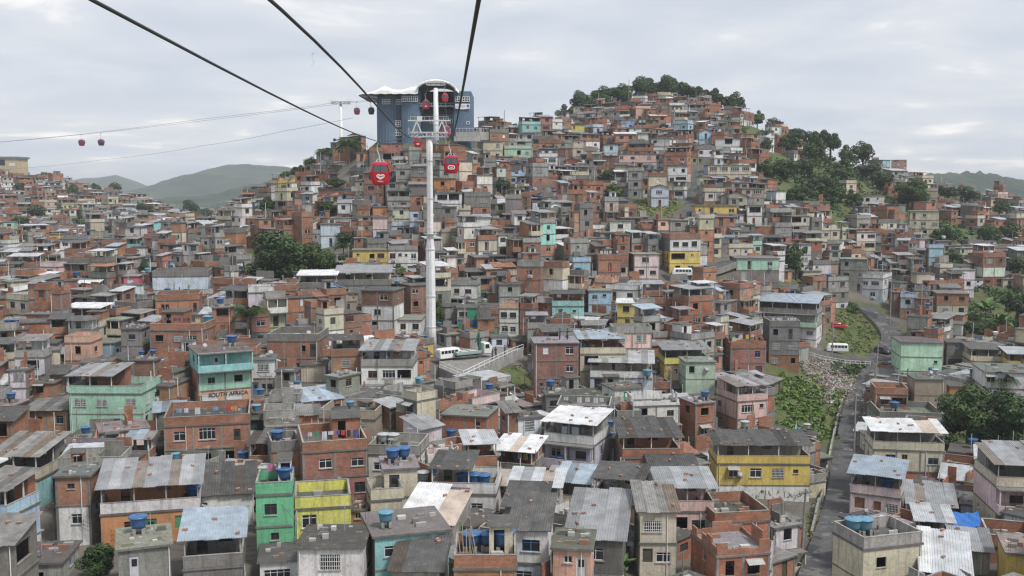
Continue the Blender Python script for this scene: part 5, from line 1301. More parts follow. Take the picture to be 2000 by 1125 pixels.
# tensile roof
prof = [(704,187.5),(715,185),(727,182),(738,178),(746,173),(755,168),(763,172),(773,176),(785,177),(797,174),(807,170.5),(815,170),(820,167),(828,161.5),(838,158),(852,156),(866,157.5),(878,161.5),(888,168),(894,174),(899,180)]
us = np.linspace(704, 899, 60); vs_ = np.interp(us, [a for a, b in prof], [b for a, b in prof]); vs_ = np.convolve(np.pad(vs_, 1, 'edge'), [.2,.6,.2], 'valid')
mb = MB(); RY = [(-5.2,0),(-5.0,.45),(-4.4,.75),(-3,.93),(0,1),(6,1),(14,.9),(22,.55)]
def rz_(i, j):
    top = sz(vs_[i])-so.z; u_ = us[i]
    low = sz(min(189.5, max(vs_[i]+1.5, 186.5+.6*math.sin(u_*.35))) if u_ < 822 else vs_[i]+6.5)-so.z
    return low+(top-low)*RY[j][1]
for i in range(59):
    for j in range(len(RY)-1):
        mb.poly([((sx(us[a])-so.x), RY[b][0], rz_(a, b)) for a, b in ((i,j),(i+1,j),(i+1,j+1),(i,j+1))], 'tidy', (.82,.82,.80))
part(mb, 'membrane_roof', st, smooth=True)
mb = MB()
for i in range(6):
    y = -4+i*4; mb.bar((sx(707)-so.x,y,sz(189)-so.z), (sx(742)-so.x,y,sz(193)-so.z), .25, 'steel', (.45,.45,.46)); mb.bar((sx(714)-so.x,y,sz(189)-so.z), (sx(738)-so.x,y,sz(199)-so.z), .18, 'steel', (.4,.4,.42))
mb.bar((sx(707)-so.x,-4,sz(189)-so.z), (sx(707)-so.x,16,sz(189)-so.z), .3, 'steel', (.45,.45,.46)); part(mb, 'eave_frame', st)
mb = MB()
for i in range(9):
    a = math.pi*i/8; b = math.pi*(i+1)/8
    if i < 8: mb.bar((sx(855-38*math.cos(a))-so.x,-5.2,sz(181-19*math.sin(a))-so.z), (sx(855-38*math.cos(b))-so.x,-5.2,sz(181-19*math.sin(b))-so.z), .35, 'steel', (.5,.5,.5))
part(mb, 'arch_rib', st)
bn = root('banner', (sx(904.5), SD-1.7, sz(214)), label='white banner with faint lettering on the right of the station wall', cat='banner')
mb = MB(); nn = 8; bw = sx(919)-sx(890); bh = sz(203.5)-sz(214)
for i in range(nn):
    a, b = -bw/2+bw*i/nn, -bw/2+bw*(i+1)/nn; s0, s1 = .25*math.sin(math.pi*i/nn), .25*math.sin(math.pi*(i+1)/nn)
    mb.poly(((a,-.0,-s0+.2),(b,0,-s1+.2),(b,0,bh),(a,0,bh)), 'plain', (.80,.81,.83))
part(mb, 'cloth', bn)
mb = MB(); mb.box(-bw*.28, bw*.2, -.03, -.01, bh*.70, bh*.78, 'plain', (.55,.56,.62)); part(mb, 'pale_stripe', bn)
mb = MB()
for i in range(9): 
    x = -bw*.42+bw*.065*i; mb.box(x, x+bw*.045, -.03, -.01, bh*.38, bh*.52, 'plain', (.42,.42,.52) if i < 4 else (.52,.36,.42))
part(mb, 'lettering', bn)['kind'] = 'stuff'
mb = MB(); mb.lathe([(.01,-.01),(.45,0),(.45,.02),(.01,.03)], 'plain', (.10,.18,.42), 12); o = part(mb, 'emblem', bn, (bw*.36, -.02, bh*.6)); o.rotation_euler = (math.pi/2, 0, 0)
tw = root('terrace_wall', (sx(945), 300, sz(268)-2), label='pale concrete terrace wall with railing right of the station', cat='wall')
mb = MB(); mb.box(-8, 1.5, 0, .5, 1.0, sz(259)-tw.location.z, 'conc', (.5,.49,.47)); part(mb, 'wall_face', tw)
mb = MB(); mb.box(-8.5, -1, -2.5, -2, .6, sz(268)-tw.location.z, 'conc', (.52,.51,.48)); part(mb, 'lower_wall', tw)
mb = MB()
for i in range(10): mb.bar((-8+i,.2,sz(259)-tw.location.z), (-8+i,.2,sz(259)-tw.location.z+1.1), .07, 'plain', (.7,.7,.7))
mb.bar((-8,.2,sz(259)-tw.location.z+1.1), (1.5,.2,sz(259)-tw.location.z+1.1), .08, 'plain', (.7,.7,.7)); part(mb, 'railing', tw)
# far-left station of the next hill
fs = root('hilltop_station', (at(15,330,640).x, 640, at(15,334,640).z-3), label='pale yellow station building on the crest of the left hill', cat='station')
q = 640/2000
mb = MB(); mb.box(-8, 6.2, 0, 14, 0, 24*q+3, 'tidy', (.55,.45,.28)); part(mb, 'wall', fs)
mb = MB(); mb.box(-9, 7, -.6, 15, 24*q+3, 24*q+4.2, 'tidy', (.20,.23,.25)); part(mb, 'roof', fs)
mb = MB(); mb.box(-7.2, -1.5, -.08, -.001, 14*q+2, 22*q+3, 'glass', (.03,.03,.03)); part(mb, 'dark_bay', fs)
mb = MB(); mb.box(1, 4.5, -.1, -.002, 10*q+3, 15*q+3, 'plain', (.7,.72,.74)); part(mb, 'sign_panel', fs)
mb = MB(); mb.tube([(-4.7,-3,-2),(-4.7,-3,20*q+3)], [.55,.45], 'steel', (.75,.75,.75), 8); part(mb, 'mast', fs)

# ------------------------------------------------------------------ pylons
WHT = (.80,.80,.79); GAL = (.50,.51,.52)
LD = Vector((-.064, 1, .03)).normalized()            # direction of the line
LX = Vector((LD.y, -LD.x, 0)).normalized()
def pylon(name, u, D, zb, secs, zarm, half, label, gantry):
    a = ray(u, 300)[0]; p = Vector((a*D, D, zb)); rt = root(name, p, label=label, cat='pylon')
    mb = MB(); mb.tube([(0,0,z-zb) for z, r_ in secs], [r_ for z, r_ in secs], 'steel', WHT, 20); part(mb, 'shaft', rt, smooth=True)
    zz = zarm-zb
    for z, r_ in secs[1:-1:1]:
        mb = MB(); mb.lathe([(r_+.02, z-zb-.09),(r_+.09, z-zb-.08),(r_+.09, z-zb+.08),(r_+.02, z-zb+.09)], 'steel', (.62,.62,.61), 20); part(mb, 'flange', rt)
    mb = MB(); mb.lathe([(secs[0][1]*1.25, -.6),(secs[0][1]*1.35, .0),(secs[0][1]*1.35, .35)], 'conc', (.45,.44,.42), 20); part(mb, 'footing', rt)
    A = lambda s, d=0, h_=0: LX*s+LD*d+Vector((0,0,zz+h_))
    for d in (-.7, .7):
        mb = MB(); mb.bar(A(-half,d,.25), A(half,d,.25), .28, 'steel', GAL); mb.bar(A(-half,d,-.45), A(half,d,-.45), .22, 'steel', GAL)
        n = 8
        for i in range(n): s0, s1 = -half+2*half*i/n, -half+2*half*(i+1)/n; mb.bar(A(s0,d,-.45 if i % 2 else .25), A(s1,d,.25 if i % 2 else -.45), .12, 'steel', GAL)
        part(mb, 'crossarm_truss', rt)
    for s in (-half+.2, half-.2):
        mb = MB(); mb.bar(A(s,-2.6,-.35), A(s,2.6,-.35), .22, 'steel', GAL, .35); b_ = part(mb, 'sheave_beam', rt)
        wm = MB(); wm.lathe([(.05,-.07),(.32,-.07),(.26,0),(.32,.07),(.05,.07)], 'plain', (.045,.045,.05), 12); wme = wm.mesh('sheave')
        for i in range(8):
            o = link('sheave', wme, b_, A(s,-2.45+.7*i,.02)); o.rotation_euler = (0, math.pi/2, 0)
        mb = MB()
        for d in (-2.4, 2.4):
            for e in (-.5, .5): mb.bar(A(s+e,d,.0), A(s+e,d,1.0), .06, 'steel', (.6,.6,.6))
        for e in (-.5, .5): mb.bar(A(s+e,-2.4,1.0), A(s+e,2.4,1.0), .05, 'steel', (.6,.6,.6)); mb.bar(A(s+e,-2.4,.0), A(s+e,2.4,.0), .10, 'steel', (.6,.6,.6))
        part(mb, 'catwalk', rt)
        if gantry:
            for d in (-.6, .6):
                mb = MB(); g = 1 if s > 0 else -1
                mb.bar(A(s-g*.1,d,.2), A(s-g*.9,d,2.2), .18, 'steel', (.66,.66,.66)); mb.bar(A(s-g*1.7,d,.2), A(s-g*.9,d,2.2), .18, 'steel', (.66,.66,.66)); part(mb, 'gantry_leg', rt)
    if gantry:
        mb = MB()
        for d in (-.6, .6): mb.bar(A(-half-.4,d,2.3), A(half+.4,d,2.3), .16, 'steel', (.66,.66,.66))
        for i in range(7): s = -half+2*half*i/6; mb.bar(A(s,-.6,2.3), A(s,.6,2.3), .08, 'steel', (.6,.6,.6))
        for i in range(9):
            s = -half+2*half*i/8; mb.bar(A(s,-.6,2.3), A(s,-.6,2.95), .05, 'steel', (.6,.6,.6))
        mb.bar(A(-half,-.6,2.95), A(half,-.6,2.95), .05, 'steel', (.6,.6,.6)); part(mb, 'gantry_beam', rt)
        mb = MB(); mb.bar(A(-2.1,0,-.2), A(-2.1,0,2.9), .1, 'steel', (.6,.6,.6)); part(mb, 'ladder_post', rt)
        mb = MB(); mb.box(-2.0, -1.2, -.9, -.3, zz+2.1, zz+3.0, 'plain', (.7,.7,.68)); part(mb, 'junction_box', rt)
    return rt
def zat(v, D): return CAMZ+ray(850, v)[1]*D
PD = 178.0
py1 = pylon('cable_car_pylon', 839, PD, 4.1, [(4.1,1.05),(8.6,.86),(14,.84),(22.2,.80),(24.2,.56),(31,.54),(37.5,.52),(zat(258,PD),.62)], zat(262,PD), 3.25, 'tall white cable-car pylon with crossarm, standing at the plaza', True)
mb = MB()
for k in range(10):
    a, b = 2*math.pi*k/10, 2*math.pi*(k+1)/10
    for z in (24.9-4.1, 25.9-4.1): mb.bar((1.1*math.cos(a),1.1*math.sin(a),z), (1.1*math.cos(b),1.1*math.sin(b),z), .06, 'steel', (.6,.6,.6))
    mb.bar((1.1*math.cos(a),1.1*math.sin(a),24.9-4.1), (1.1*math.cos(a),1.1*math.sin(a),25.9-4.1), .05, 'steel', (.6,.6,.6))
mb.lathe([(.6,20.7),(1.15,20.72),(1.15,20.8),(.6,20.82)], 'steel', (.55,.55,.55), 12); part(mb, 'maintenance_platform', py1)
mb = MB()
for s in (-.18, .18): mb.bar((s, -1.0, .3), (s, -.62, zat(264,PD)-4.1), .05, 'steel', (.6,.6,.6))
part(mb, 'ladder', py1)
P2 = 285.0
pylon('cable_car_pylon', 852, P2, 41.5, [(41.5,.80),(50,.72),(zat(172,P2),.62)], zat(163,P2), 2.7, 'white pylon close in front of the blue station', False)
PL = 345.0
pylon('cable_car_pylon', 667, PL, 38, [(38,.75),(45,.6),(zat(200,PL),.45)], zat(200,PL), 3.1, 'slim white pylon left of the station roof', False)

# ------------------------------------------------------------------ ropes and gondolas
def rope(name, pts, rad, label, c=(.055,.055,.065), n=10):
    P_ = [Vector(p) for p in pts]; Q = []
    for i in range(len(P_)-1):
        p0, p1, p2, p3 = P_[max(i-1,0)], P_[i], P_[i+1], P_[min(i+2,len(P_)-1)]
        for k in range(10):
            t = k/10; Q.append(p1+(p2-p1)*t-Vector((0,0,(p2-p1).length**2*4e-5*4*t*(1-t))))
    Q.append(P_[-1]); mb = MB(); o = Q[0]
    mb.tube([q-o for q in Q], rad, 'plain', c, n); tag(part(mb, name, None, o, smooth=True), label, 'cable')
g1 = at(742,277,100); g2 = at(881,273,128)
sL = py1.location+LX*-3.05+Vector((0,0,zat(262,PD)-4.1-.1)); sR = py1.location+LX*3.05+Vector((0,0,zat(262,PD)-4.1-.1))
e1 = at(836,168,P2); e2 = at(868,166,P2)
rope('haul_rope', [at(180,0,16.2)+Vector((1.1,-17,.2)), at(180,0,16.2), g1, sL, at(816,252,245), e1, at(836,178,315)], .034, 'left thick haul rope crossing the sky to the pylon')
rope('haul_rope', [at(935,0,14)+Vector((.6,-18,.2)), at(935,0,14), g2, sR, at(872,232,230), e2, at(867,172,315)], .034, 'right haul rope dropping steeply to the pylon')
_zf3 = np.polyfit([15, 21, 30, 58, 178], [at(530,0,15).z, at(608,92,21).z, at(672,168,30).z, at(757,258,58).z, zat(262,PD)+1.2], 4)
rope('signal_cable', [(-2.5-.064*d_, d_, float(np.polyval(_zf3, d_))) for d_ in (4, 8, 12, 16, 20, 25, 30, 36, 42, 50, 58, 70, 85, 100)]+[py1.location+Vector((-2, 0, zat(262,PD)-4.1+1.0))], .03, 'middle signal cable bound with ties')
rope('haul_rope', [at(-60,280,395), at(0,277,385), at(160,262,370), at(400,232,355), at(620,206,346), at(652,200,345), at(725,196,325), at(745,192,316)], .05, 'upper far rope running from left pylon to the left edge', (.2,.2,.22), 5)
rope('haul_rope', [at(-60,281,390), at(0,278,380), at(197,259,366), at(420,233,352), at(640,206,344), at(678,201,343), at(735,197,318)], .045, 'second far rope just below the upper one', (.2,.2,.22), 5)
rope('haul_rope', [at(20,330,640), at(200,312,560), at(400,284,470), at(560,255,390), at(650,238,350), at(690,230,330)], .06, 'lower far rope rising from the left hill station', (.2,.2,.22), 5)
RED = (.55,.018,.035)
def text_mesh(cu):
    ob = bpy.data.objects.new('lettering', cu); col.objects.link(ob); bpy.context.view_layer.update()
    me = bpy.data.meshes.new_from_object(ob.evaluated_get(bpy.context.evaluated_depsgraph_get())); bpy.data.objects.remove(ob); return me
def gondola(u, vgrip, D, red, label, s=.93, logo=None, yaw=0.0, below=None):
    p = at(u, vgrip, D); rt = root('gondola_cabin', p, math.atan2(-LD.x, LD.y)+yaw, label=label, cat='gondola', group='gondolas on the ropes'); rt.scale = (s,)*3
    # cabin hangs below the grip; front faces -y
    zt, zw, zb_ = -2.15, -3.15, -4.25; hw = {zt:.80, zw:1.06, zb_:.84}; hd = {zt:.78, zw:.98, zb_:.84}
    def ring(z, w, d, n=28, e=.38):
        out = []
        for i in range(n):
            a = 2*math.pi*(i+.5)/n; c, s_ = math.cos(a), math.sin(a)
            out.append((math.copysign(abs(c)**e, c)*w, math.copysign(abs(s_)**e, s_)*d, z))
        return out
    def loft(mb, rings, mat, c):
        for A_, B_ in zip(rings, rings[1:]):
            n = len(A_)
            for i in range(n): j = (i+1) % n; mb.poly((A_[i], A_[j], B_[j], B_[i]), mat, c)
    mb = MB(); loft(mb, [ring(zb_-.12,.62,.62), ring(zb_,.80,.80), ring(zb_+.35,.92,.88), ring(zw,1.06,.98), ring(zw+.06,1.07,.99)], 'gloss', red); mb.poly(ring(zb_-.12,.62,.62)[::-1], 'gloss', red); part(mb, 'body', rt, smooth=False)
    mb = MB(); loft(mb, [ring(zw+.05,1.02,.95), ring(zt-.12,.80,.78)], 'gloss', (.075,.08,.095)); part(mb, 'window_band', rt)
    mb = MB(); loft(mb, [ring(zt-.20,.84,.82), ring(zt-.02,.80,.78), ring(zt+.05,.66,.64)], 'gloss', red); mb.poly(ring(zt+.05,.66,.64), 'gloss', red); part(mb, 'roof', rt)
    for sx_ in (-1, 1):
        for sy in (-1, 1):
            mb = MB(); mb.bar((sx_*1.0,sy*.88,zw), (sx_*.76,sy*.72,zt-.1), .15, 'gloss', red); part(mb, 'corner_pillar', rt)
    mb = MB(); mb.bar((0,-.985,zw+.05), (0,-.81,zt-.15), .05, 'plain', (.05,.05,.05)); part(mb, 'window_bar', rt)
    mb = MB(); 
    for sx_ in (-1, 1): mb.box(sx_*1.07-.04, sx_*1.07+.04, -.85, .85, zw-.05, zw+.08, 'plain', (.04,.04,.045)); 
    part(mb, 'bumper_rail', rt)['kind'] = 'stuff'
    mb = MB(); mb.box(-.55,.55,-.5,.5,zt+.10,zt+.15,'steel',GAL)
    for x in (-.5, .5): 
        for y in (-.45, .45): mb.bar((x,y,zt+.0), (x*.4,y*.4,zt+.45), .06, 'steel', GAL)
    part(mb, 'roof_frame', rt)
    mb = MB(); mb.tube([(0,0,zt+.15),(-.10,0,-1.4),(-.28,0,-.85),(-.26,0,-.35),(-.05,0,-.02)], [.07,.065,.06,.06,.07], 'steel', (.55,.55,.56), 8); part(mb, 'hanger', rt)
    mb = MB(); mb.box(-.14,.14,-.32,.32,-.08,.12,'plain',(.12,.12,.13)); part(mb, 'grip', rt)
    yf = -.965
    if logo == 'heart':
        def heart(sc, dx, dz):
            pts = []
            for i in range(40):
                t = 2*math.pi*i/40; pts.append((16*math.sin(t)**3/16*sc*1.12+dx, yf+.02-.0, (13*math.cos(t)-5*math.cos(2*t)-2*math.cos(3*t)-math.cos(4*t))/16*sc*.8+dz))
            return pts+[pts[0]]
        lm = MB()
        for sc in (.33, .17): 
            hp = heart(sc, 0, zw-.40); lm.tube([(x, y-.0+(.10*(zw-.3-z) if z < zw-.3 else 0), z) for x, y, z in hp], .06 if sc > .3 else .035, 'plain', (.82,.80,.80), 5)
        part(lm, 'heart_emblem', rt)
        for i, (ch, x) in enumerate(zip('kibon', (-.22,-.13,-.05,.06,.18))): pass
        cu = bpy.data.curves.new('lettering', 'FONT'); cu.body = 'Kibon'; cu.size = .24; cu.align_x = 'CENTER'; cu.extrude = .01; cu.materials.append(MATS['whiteprint'])
        o = link('lettering', text_mesh(cu), rt, (0, yf+.055, zw-.93)); o.rotation_euler = (math.pi/2-.12, 0, 0)
    elif logo == 'badge':
        lm = MB(); P_ = []
        for i in range(33):
            a = 2*math.pi*i/32; c, s_ = math.cos(a), math.sin(a); P_.append((math.copysign(abs(c)**.5, c)*.40, yf+.0, zw-.46+math.copysign(abs(s_)**.5, s_)*.21))
        lm.tube(P_, .065, 'plain', (.82,.80,.80), 5); part(lm, 'badge_ring', rt)
        for k, x in enumerate((-.14, .0, .13)):
            bmk = MB(); bmk.box(x-.05, x+.05, yf-.03, yf+.01, zw-.53, zw-.40, 'plain', (.8,.72,.74)); part(bmk, 'badge_mark', rt)
    elif logo == 'mark':
        lm = MB(); lm.box(-.3,.3,yf-.02,yf+.0,zw-.6,zw-.35,'plain',(.75,.74,.74)); part(lm, 'white_mark', rt)
    return rt
m, t, b = new_mat('whiteprint'); b.inputs['Base Color'].default_value = (.8,.78,.78,1)
m, t, b = new_mat('darkprint'); b.inputs['Base Color'].default_value = (.07,.05,.045,1)
gondola(742,277,100,RED,'large red gondola with a white heart emblem, left of the pylon',.95,'heart',yaw=.08)
gondola(881,273,128,RED,'red gondola with a white badge, just right of the pylon shaft',.95,'badge')
gondola(816,251,242,RED,'small red gondola behind the pylon crossarm on its left',1.0,'mark')
gondola(872,230,230,RED,'red gondola half hidden behind the right end of the crossarm')
gondola(832,182,287,RED,'red gondola leaving the left bay of the station',1.0,'mark')
gondola(869,170,290,RED,'red gondola in the right bay of the station')
PLUM = (.30,.02,.09)
gondola(697,199,332,PLUM,'dark red gondola left of the station eave, nearer the slim pylon',.92)
gondola(725,198,322,(.07,.05,.10),'dark purple gondola under the station eave',.92)
gondola(159,262,370,PLUM,'left of the two distant gondolas over the left hill',.95)
gondola(197,261.5,368,(.16,.02,.10),'right of the two distant gondolas over the left hill',.95)
mb = MB(); k0 = at(611,101,21)
mb.tube([(0,0,0),(-.02,0,-.12),(.03,0,-.2),(-.05,.0,-.3)],   .0025, 'plain', (.4,.4,.4), 4); mb.bar((-.03,0,-.05),(.05,0,-.03),.005,'plain',(.3,.3,.3)); tag(part(mb, 'kite_remnant', None, k0), 'scrap of kite string dangling from the signal cable', 'kite')

# ------------------------------------------------------------------ vehicles
wt = MB(); wt.lathe([(.18,-.10),(.31,-.10),(.33,-.05),(.33,.05),(.31,.10),(.18,.10)], 'plain', (.02,.02,.022), 14)
wr = MB(); wr.lathe([(.02,-.08),(.19,-.08),(.19,.105),(.02,.09)], 'plain', (.45,.45,.46), 12)
WT, WR_ = wt.mesh('tyre'), wr.mesh('rim')
def wheels(rt, xs, w, s=1.0):
    for x in xs:
        for y in (-w, w):
            o = link('wheel', WT, rt, (x, y, .33*s), 0, s); o.rotation_euler = (math.pi/2, 0, 0); link('rim', WR_, o)
def shell(mb, secs, mat, c):
    """secs: (x, half width bottom, half width top, z bottom, z top) along the length"""
    R_ = []
    for x, wb, wt_, z0, z1 in secs:
        zm = z0+(z1-z0)*.5; e = min(.12, (z1-z0)*.2)
        R_.append([(x,-wb*.92,z0),(x,-wb,z0+e),(x,-wb,zm),(x,-wt_,z1-e),(x,-wt_*.82,z1),(x,wt_*.82,z1),(x,wt_,z1-e),(x,wb,zm),(x,wb,z0+e),(x,wb*.92,z0)])
    for A_, B_ in zip(R_, R_[1:]):
        for i in range(10): j = (i+1) % 10; mb.poly((A_[i], A_[j], B_[j], B_[i]), mat, c)
    mb.poly(R_[0], mat, c); mb.poly(R_[-1][::-1], mat, c)
def minibus(p, rz, label):
    rt = root('minibus', p, rz, label=label, cat='van', group='white minibuses'); W_ = (.80,.80,.79)
    mb = MB(); shell(mb, [(-2.2,.70,.66,.42,1.55),(-2.12,.82,.74,.34,1.85),(-1.6,.85,.76,.32,1.96),(1.2,.85,.76,.32,1.96),(1.75,.84,.72,.32,1.90),(2.08,.80,.66,.36,1.45),(2.22,.70,.6,.42,1.1)], 'gloss', W_); part(mb, 'body', rt)
    for y in (-1, 1):
        for i, (a, b) in enumerate(((-1.95,-1.4),(-1.3,-.72),(-.62,-.04),(.06,.64),(.76,1.45))):
            mb = MB(); mb.poly(((a,y*.868,1.16),(b,y*.868,1.16),(b-.05 if i == 4 else b,y*.815,1.66),(a,y*.815,1.66)), 'glass', (.02,.02,.02)); part(mb, 'side_window', rt)
    mb = MB(); mb.poly(((2.10,-.66,1.22),(2.10,.66,1.22),(1.83,.62,1.74),(1.83,-.62,1.74)), 'glass', (.02,.02,.02)); part(mb, 'windscreen', rt)
    mb = MB(); mb.poly(((-2.19,-.6,1.2),(-2.19,.6,1.2),(-2.14,.56,1.62),(-2.14,-.56,1.62)), 'glass', (.02,.02,.02)); part(mb, 'rear_window', rt)
    for x, nm in ((2.26,'front_bumper'), (-2.28,'rear_bumper')):
        mb = MB(); mb.box(x-.06, x+.06, -.78, .78, .38, .54, 'plain', (.35,.35,.36)); part(mb, nm, rt)
    for y in (-.55, .55):
        mb = MB(); mb.lathe([(.01,0),(.13,0),(.12,.05),(.02,.07)], 'gloss', (.8,.8,.75), 10); o = part(mb, 'headlight', rt, (2.19, y, .86)); o.rotation_euler = (0, math.pi/2, 0)
    wheels(rt, (-1.25, 1.35), .74); return rt
def car(name, p, rz, c, label, tall=0.0):
    rt = root(name, p, rz, label=label, cat='car')
    mb = MB(); shell(mb, [(-2.0,.72,.70,.36,.80+tall*.5),(-1.9,.80,.74,.26,.95+tall*.4),(1.0,.82,.76,.24,.95+tall*.3),(1.85,.78,.70,.28,.78+tall*.3),(2.0,.68,.6,.36,.62+tall*.3)], 'gloss', c); part(mb, 'body', rt)
    mb = MB(); shell(mb, [(-1.8,.70,.60,.85+tall*.4,.98+tall*.5),(-1.45,.72,.58,.85+tall*.4,1.42+tall),(.3,.72,.58,.85+tall*.3,1.44+tall),(1.15,.70,.56,.82+tall*.3,.95+tall*.3)], 'glass', (.02,.02,.02)); part(mb, 'cabin_glass', rt)
    mb = MB(); shell(mb, [(-1.5,.58,.5,1.36+tall,1.44+tall),(.35,.58,.5,1.36+tall,1.47+tall)], 'gloss', c); part(mb, 'roof', rt)
    for y in (-.52, .52):
        mb = MB(); mb.box(1.93, 2.02, y-.16, y+.16, .56+tall*.3, .70+tall*.3, 'gloss', (.8,.8,.75)); part(mb, 'headlight', rt)
        mb = MB(); mb.box(-2.03, -1.95, y-.14, y+.14, .66+tall*.3, .82+tall*.3, 'gloss', (.35,.02,.02)); part(mb, 'tail_light', rt)
    wheels(rt, (-1.25, 1.25), .72); return rt
def onplaza(u, v):
    p = at(u, v, 1); k = (CAMZ-PZ-.01)/(CAMZ-p.z); return Vector((p.x*k, p.y*k, PZ+.01))
def rz_at(p, lift): return p+Vector((0, 0, lift))
minibus(onplaza(876,702), R(38), 'white minibus parked on the plaza right of the pylon')
minibus(rz_at(hit(1332,545), .35), R(172), 'white minibus on the lane below the yellow house')
minibus(rz_at(hit(1635,692), .35), R(168), 'white minibus on the cross street above the rubble')
car('red_car', rz_at(hit(1637,643), .05), R(8), (.50,.02,.03), 'red car parked on the grassy bank')
car('dark_suv', rz_at(hit(1724,694), .3), R(-62), (.035,.04,.055), 'dark car with pale windscreen at the street corner', .28)
# crane truck
tk = root('crane_truck', onplaza(925,699), R(32), label='flatbed truck with folded green crane on the plaza', cat='truck')
mb = MB(); mb.box(-3.6,1.5,-.5,.5,.55,.85,'plain',(.05,.05,.05)); part(mb, 'chassis', tk)
mb = MB(); mb.box(-3.8,.9,-1.15,1.15,.9,1.05,'plain',(.35,.45,.42)); mb.box(-3.8,.9,-1.18,-1.12,1.05,1.4,'plain',(.30,.42,.40)); mb.box(-3.8,.9,1.12,1.18,1.05,1.4,'plain',(.30,.42,.40)); mb.box(-3.86,-3.8,-1.15,1.15,1.05,1.4,'plain',(.3,.42,.4)); part(mb, 'flatbed', tk)
for i in range(5):
    mb = MB(); mb.box(-3.5+i*.85,-3.5+i*.85+.6,-.8,.8,1.06,1.3+.1*(i % 2),'plain',(.55,.53,.48)); part(mb, 'load_crate', tk)
mb = MB(); shell(mb, [(1.55,1.0,1.0,.75,2.5),(2.6,1.05,1.0,.65,2.55),(3.15,1.02,.95,.6,1.9),(3.25,.95,.9,.65,1.5)], 'gloss', (.70,.70,.68)); part(mb, 'cab', tk)
mb = MB(); mb.poly(((3.2,-.85,1.55),(3.2,.85,1.55),(2.72,.8,2.4),(2.72,-.8,2.4)), 'glass', (.02,.02,.02)); part(mb, 'windscreen', tk)
mb = MB(); mb.poly(((1.75,-1.045,1.6),(2.55,-1.05,1.6),(2.5,-1.02,2.3),(1.75,-1.03,2.3)), 'glass', (.02,.02,.02)); part(mb, 'side_window', tk)
mb = MB(); mb.bar((1.15,0,.85),(1.15,0,3.0),.35,'gloss',(.04,.13,.09)); mb.bar((1.15,0,2.9),(1.0,0,4.3),.25,'gloss',(.04,.13,.09)); mb.bar((1.0,0,4.3),(.4,0,2.6),.2,'gloss',(.04,.13,.09)); part(mb, 'crane', tk)
wheels(tk, (-2.6, -1.5, 2.3), .95, 1.4)
# motorcyclist on the lane
def person(name, p, rz, shirt, trousers, label, pose='stand', hair=(.03,.02,.015)):
    rt = root(name, p, rz, label=label, cat='person')
    def skin(nm, vs, es, rs, mat_c, k=2):
        me = bpy.data.meshes.new(nm); me.from_pydata(vs, es, [])
        o = link(nm, me, rt); sk = o.modifiers.new('skin', 'SKIN'); 
        for i, r_ in enumerate(rs): me.skin_vertices[0].data[i].radius = (r_, r_) if me.skin_vertices else (r_, r_)
        me.skin_vertices[0].data[0].use_root = True
        o.modifiers.new('sub', 'SUBSURF').levels = 1; o.modifiers['sub'].render_levels = 1
        mm = bpy.data.materials.new(nm); mm.use_nodes = True; bb = mm.node_tree.nodes['Principled BSDF']; bb.inputs['Base Color'].default_value = (*mat_c, 1); bb.inputs['Roughness'].default_value = .8; me.materials.append(mm); return o
    if pose == 'ride':
        J = dict(pel=(0,0,.82), ch=(0.12,0,1.15), nk=(.18,0,1.42), hd=(.24,0,1.62), lk=(.42,.17,.72), lf=(.2,.2,.28), rk=(.42,-.17,.72), rf=(.2,-.2,.28), le=(.42,.26,1.08), lh=(.62,.22,1.0), re=(.42,-.26,1.08), rh=(.62,-.22,1.0), ls=(.17,.19,1.36), rs=(.17,-.19,1.36), lt=(.33,.2,.24), rt=(.33,-.2,.24))
    else:
        J = dict(pel=(0,0,.95), ch=(0,0,1.22), nk=(0,0,1.47), hd=(.02,0,1.64), lk=(.03,.11,.50), lf=(0,.12,.06), rk=(.05,-.11,.50), rf=(.02,-.12,.06), le=(.02,.27,1.14), lh=(.12,.25,.88), re=(0,-.27,1.14), rh=(.14,-.24,.92), ls=(0,.19,1.40), rs=(0,-.19,1.40), lt=(.16,.13,.04), rt=(.18,-.13,.04))
    ks = list(J); ix = {k: i for i, k in enumerate(ks)}
    E = [('pel','ch'),('ch','nk'),('nk','hd'),('pel','lk'),('lk','lf'),('lf','lt'),('pel','rk'),('rk','rf'),('rf','rt'),('nk','ls'),('ls','le'),('le','lh'),('nk','rs'),('rs','re'),('re','rh')]
    Rr = dict(pel=.13, ch=.14, nk=.06, hd=.105, lk=.065, lf=.045, rk=.065, rf=.045, le=.042, lh=.035, re=.042, rh=.035, ls=.06, rs=.06, lt=.035, rt=.035)
    skin('body', [J[k] for k in ks], [(ix[a], ix[b]) for a, b in E], [Rr[k] for k in ks], (.22,.12,.075))
    S = ['ch','pel','nk','ls','le','rs','re']; jx = {k: i for i, k in enumerate(S)}
    skin('shirt', [J[k] for k in S], [(0,1),(0,2),(2,3),(3,4),(2,5),(5,6)], [.165,.155,.085,.078,.06,.078,.06], shirt)
    S = ['pel','lk','lf','rk','rf']; skin('trousers', [J[k] for k in S], [(0,1),(1,2),(0,3),(3,4)], [.15,.083,.07,.083,.07], trousers)
    mb = MB(); hx, hy, hz = J['hd']; mb.lathe([(.10,-.01),(.122,.05),(.10,.12),(.04,.155)], 'plain', hair, 10, 0, 0); part(mb, 'hair', rt, (hx-.015, hy, hz), smooth=True)
    return rt
BLU = (.03,.05,.12)
person('person', onplaza(962,701), R(200), BLU, BLU, 'worker in dark blue overalls standing by the truck, nearer the pylon')
person('person', onplaza(986,694), R(160), (.05,.07,.16), BLU, 'worker in blue standing at the plaza railing')
person('person', onplaza(968,697), R(60), (.03,.05,.12), (.03,.03,.06), 'worker in dark overalls beside the first worker')
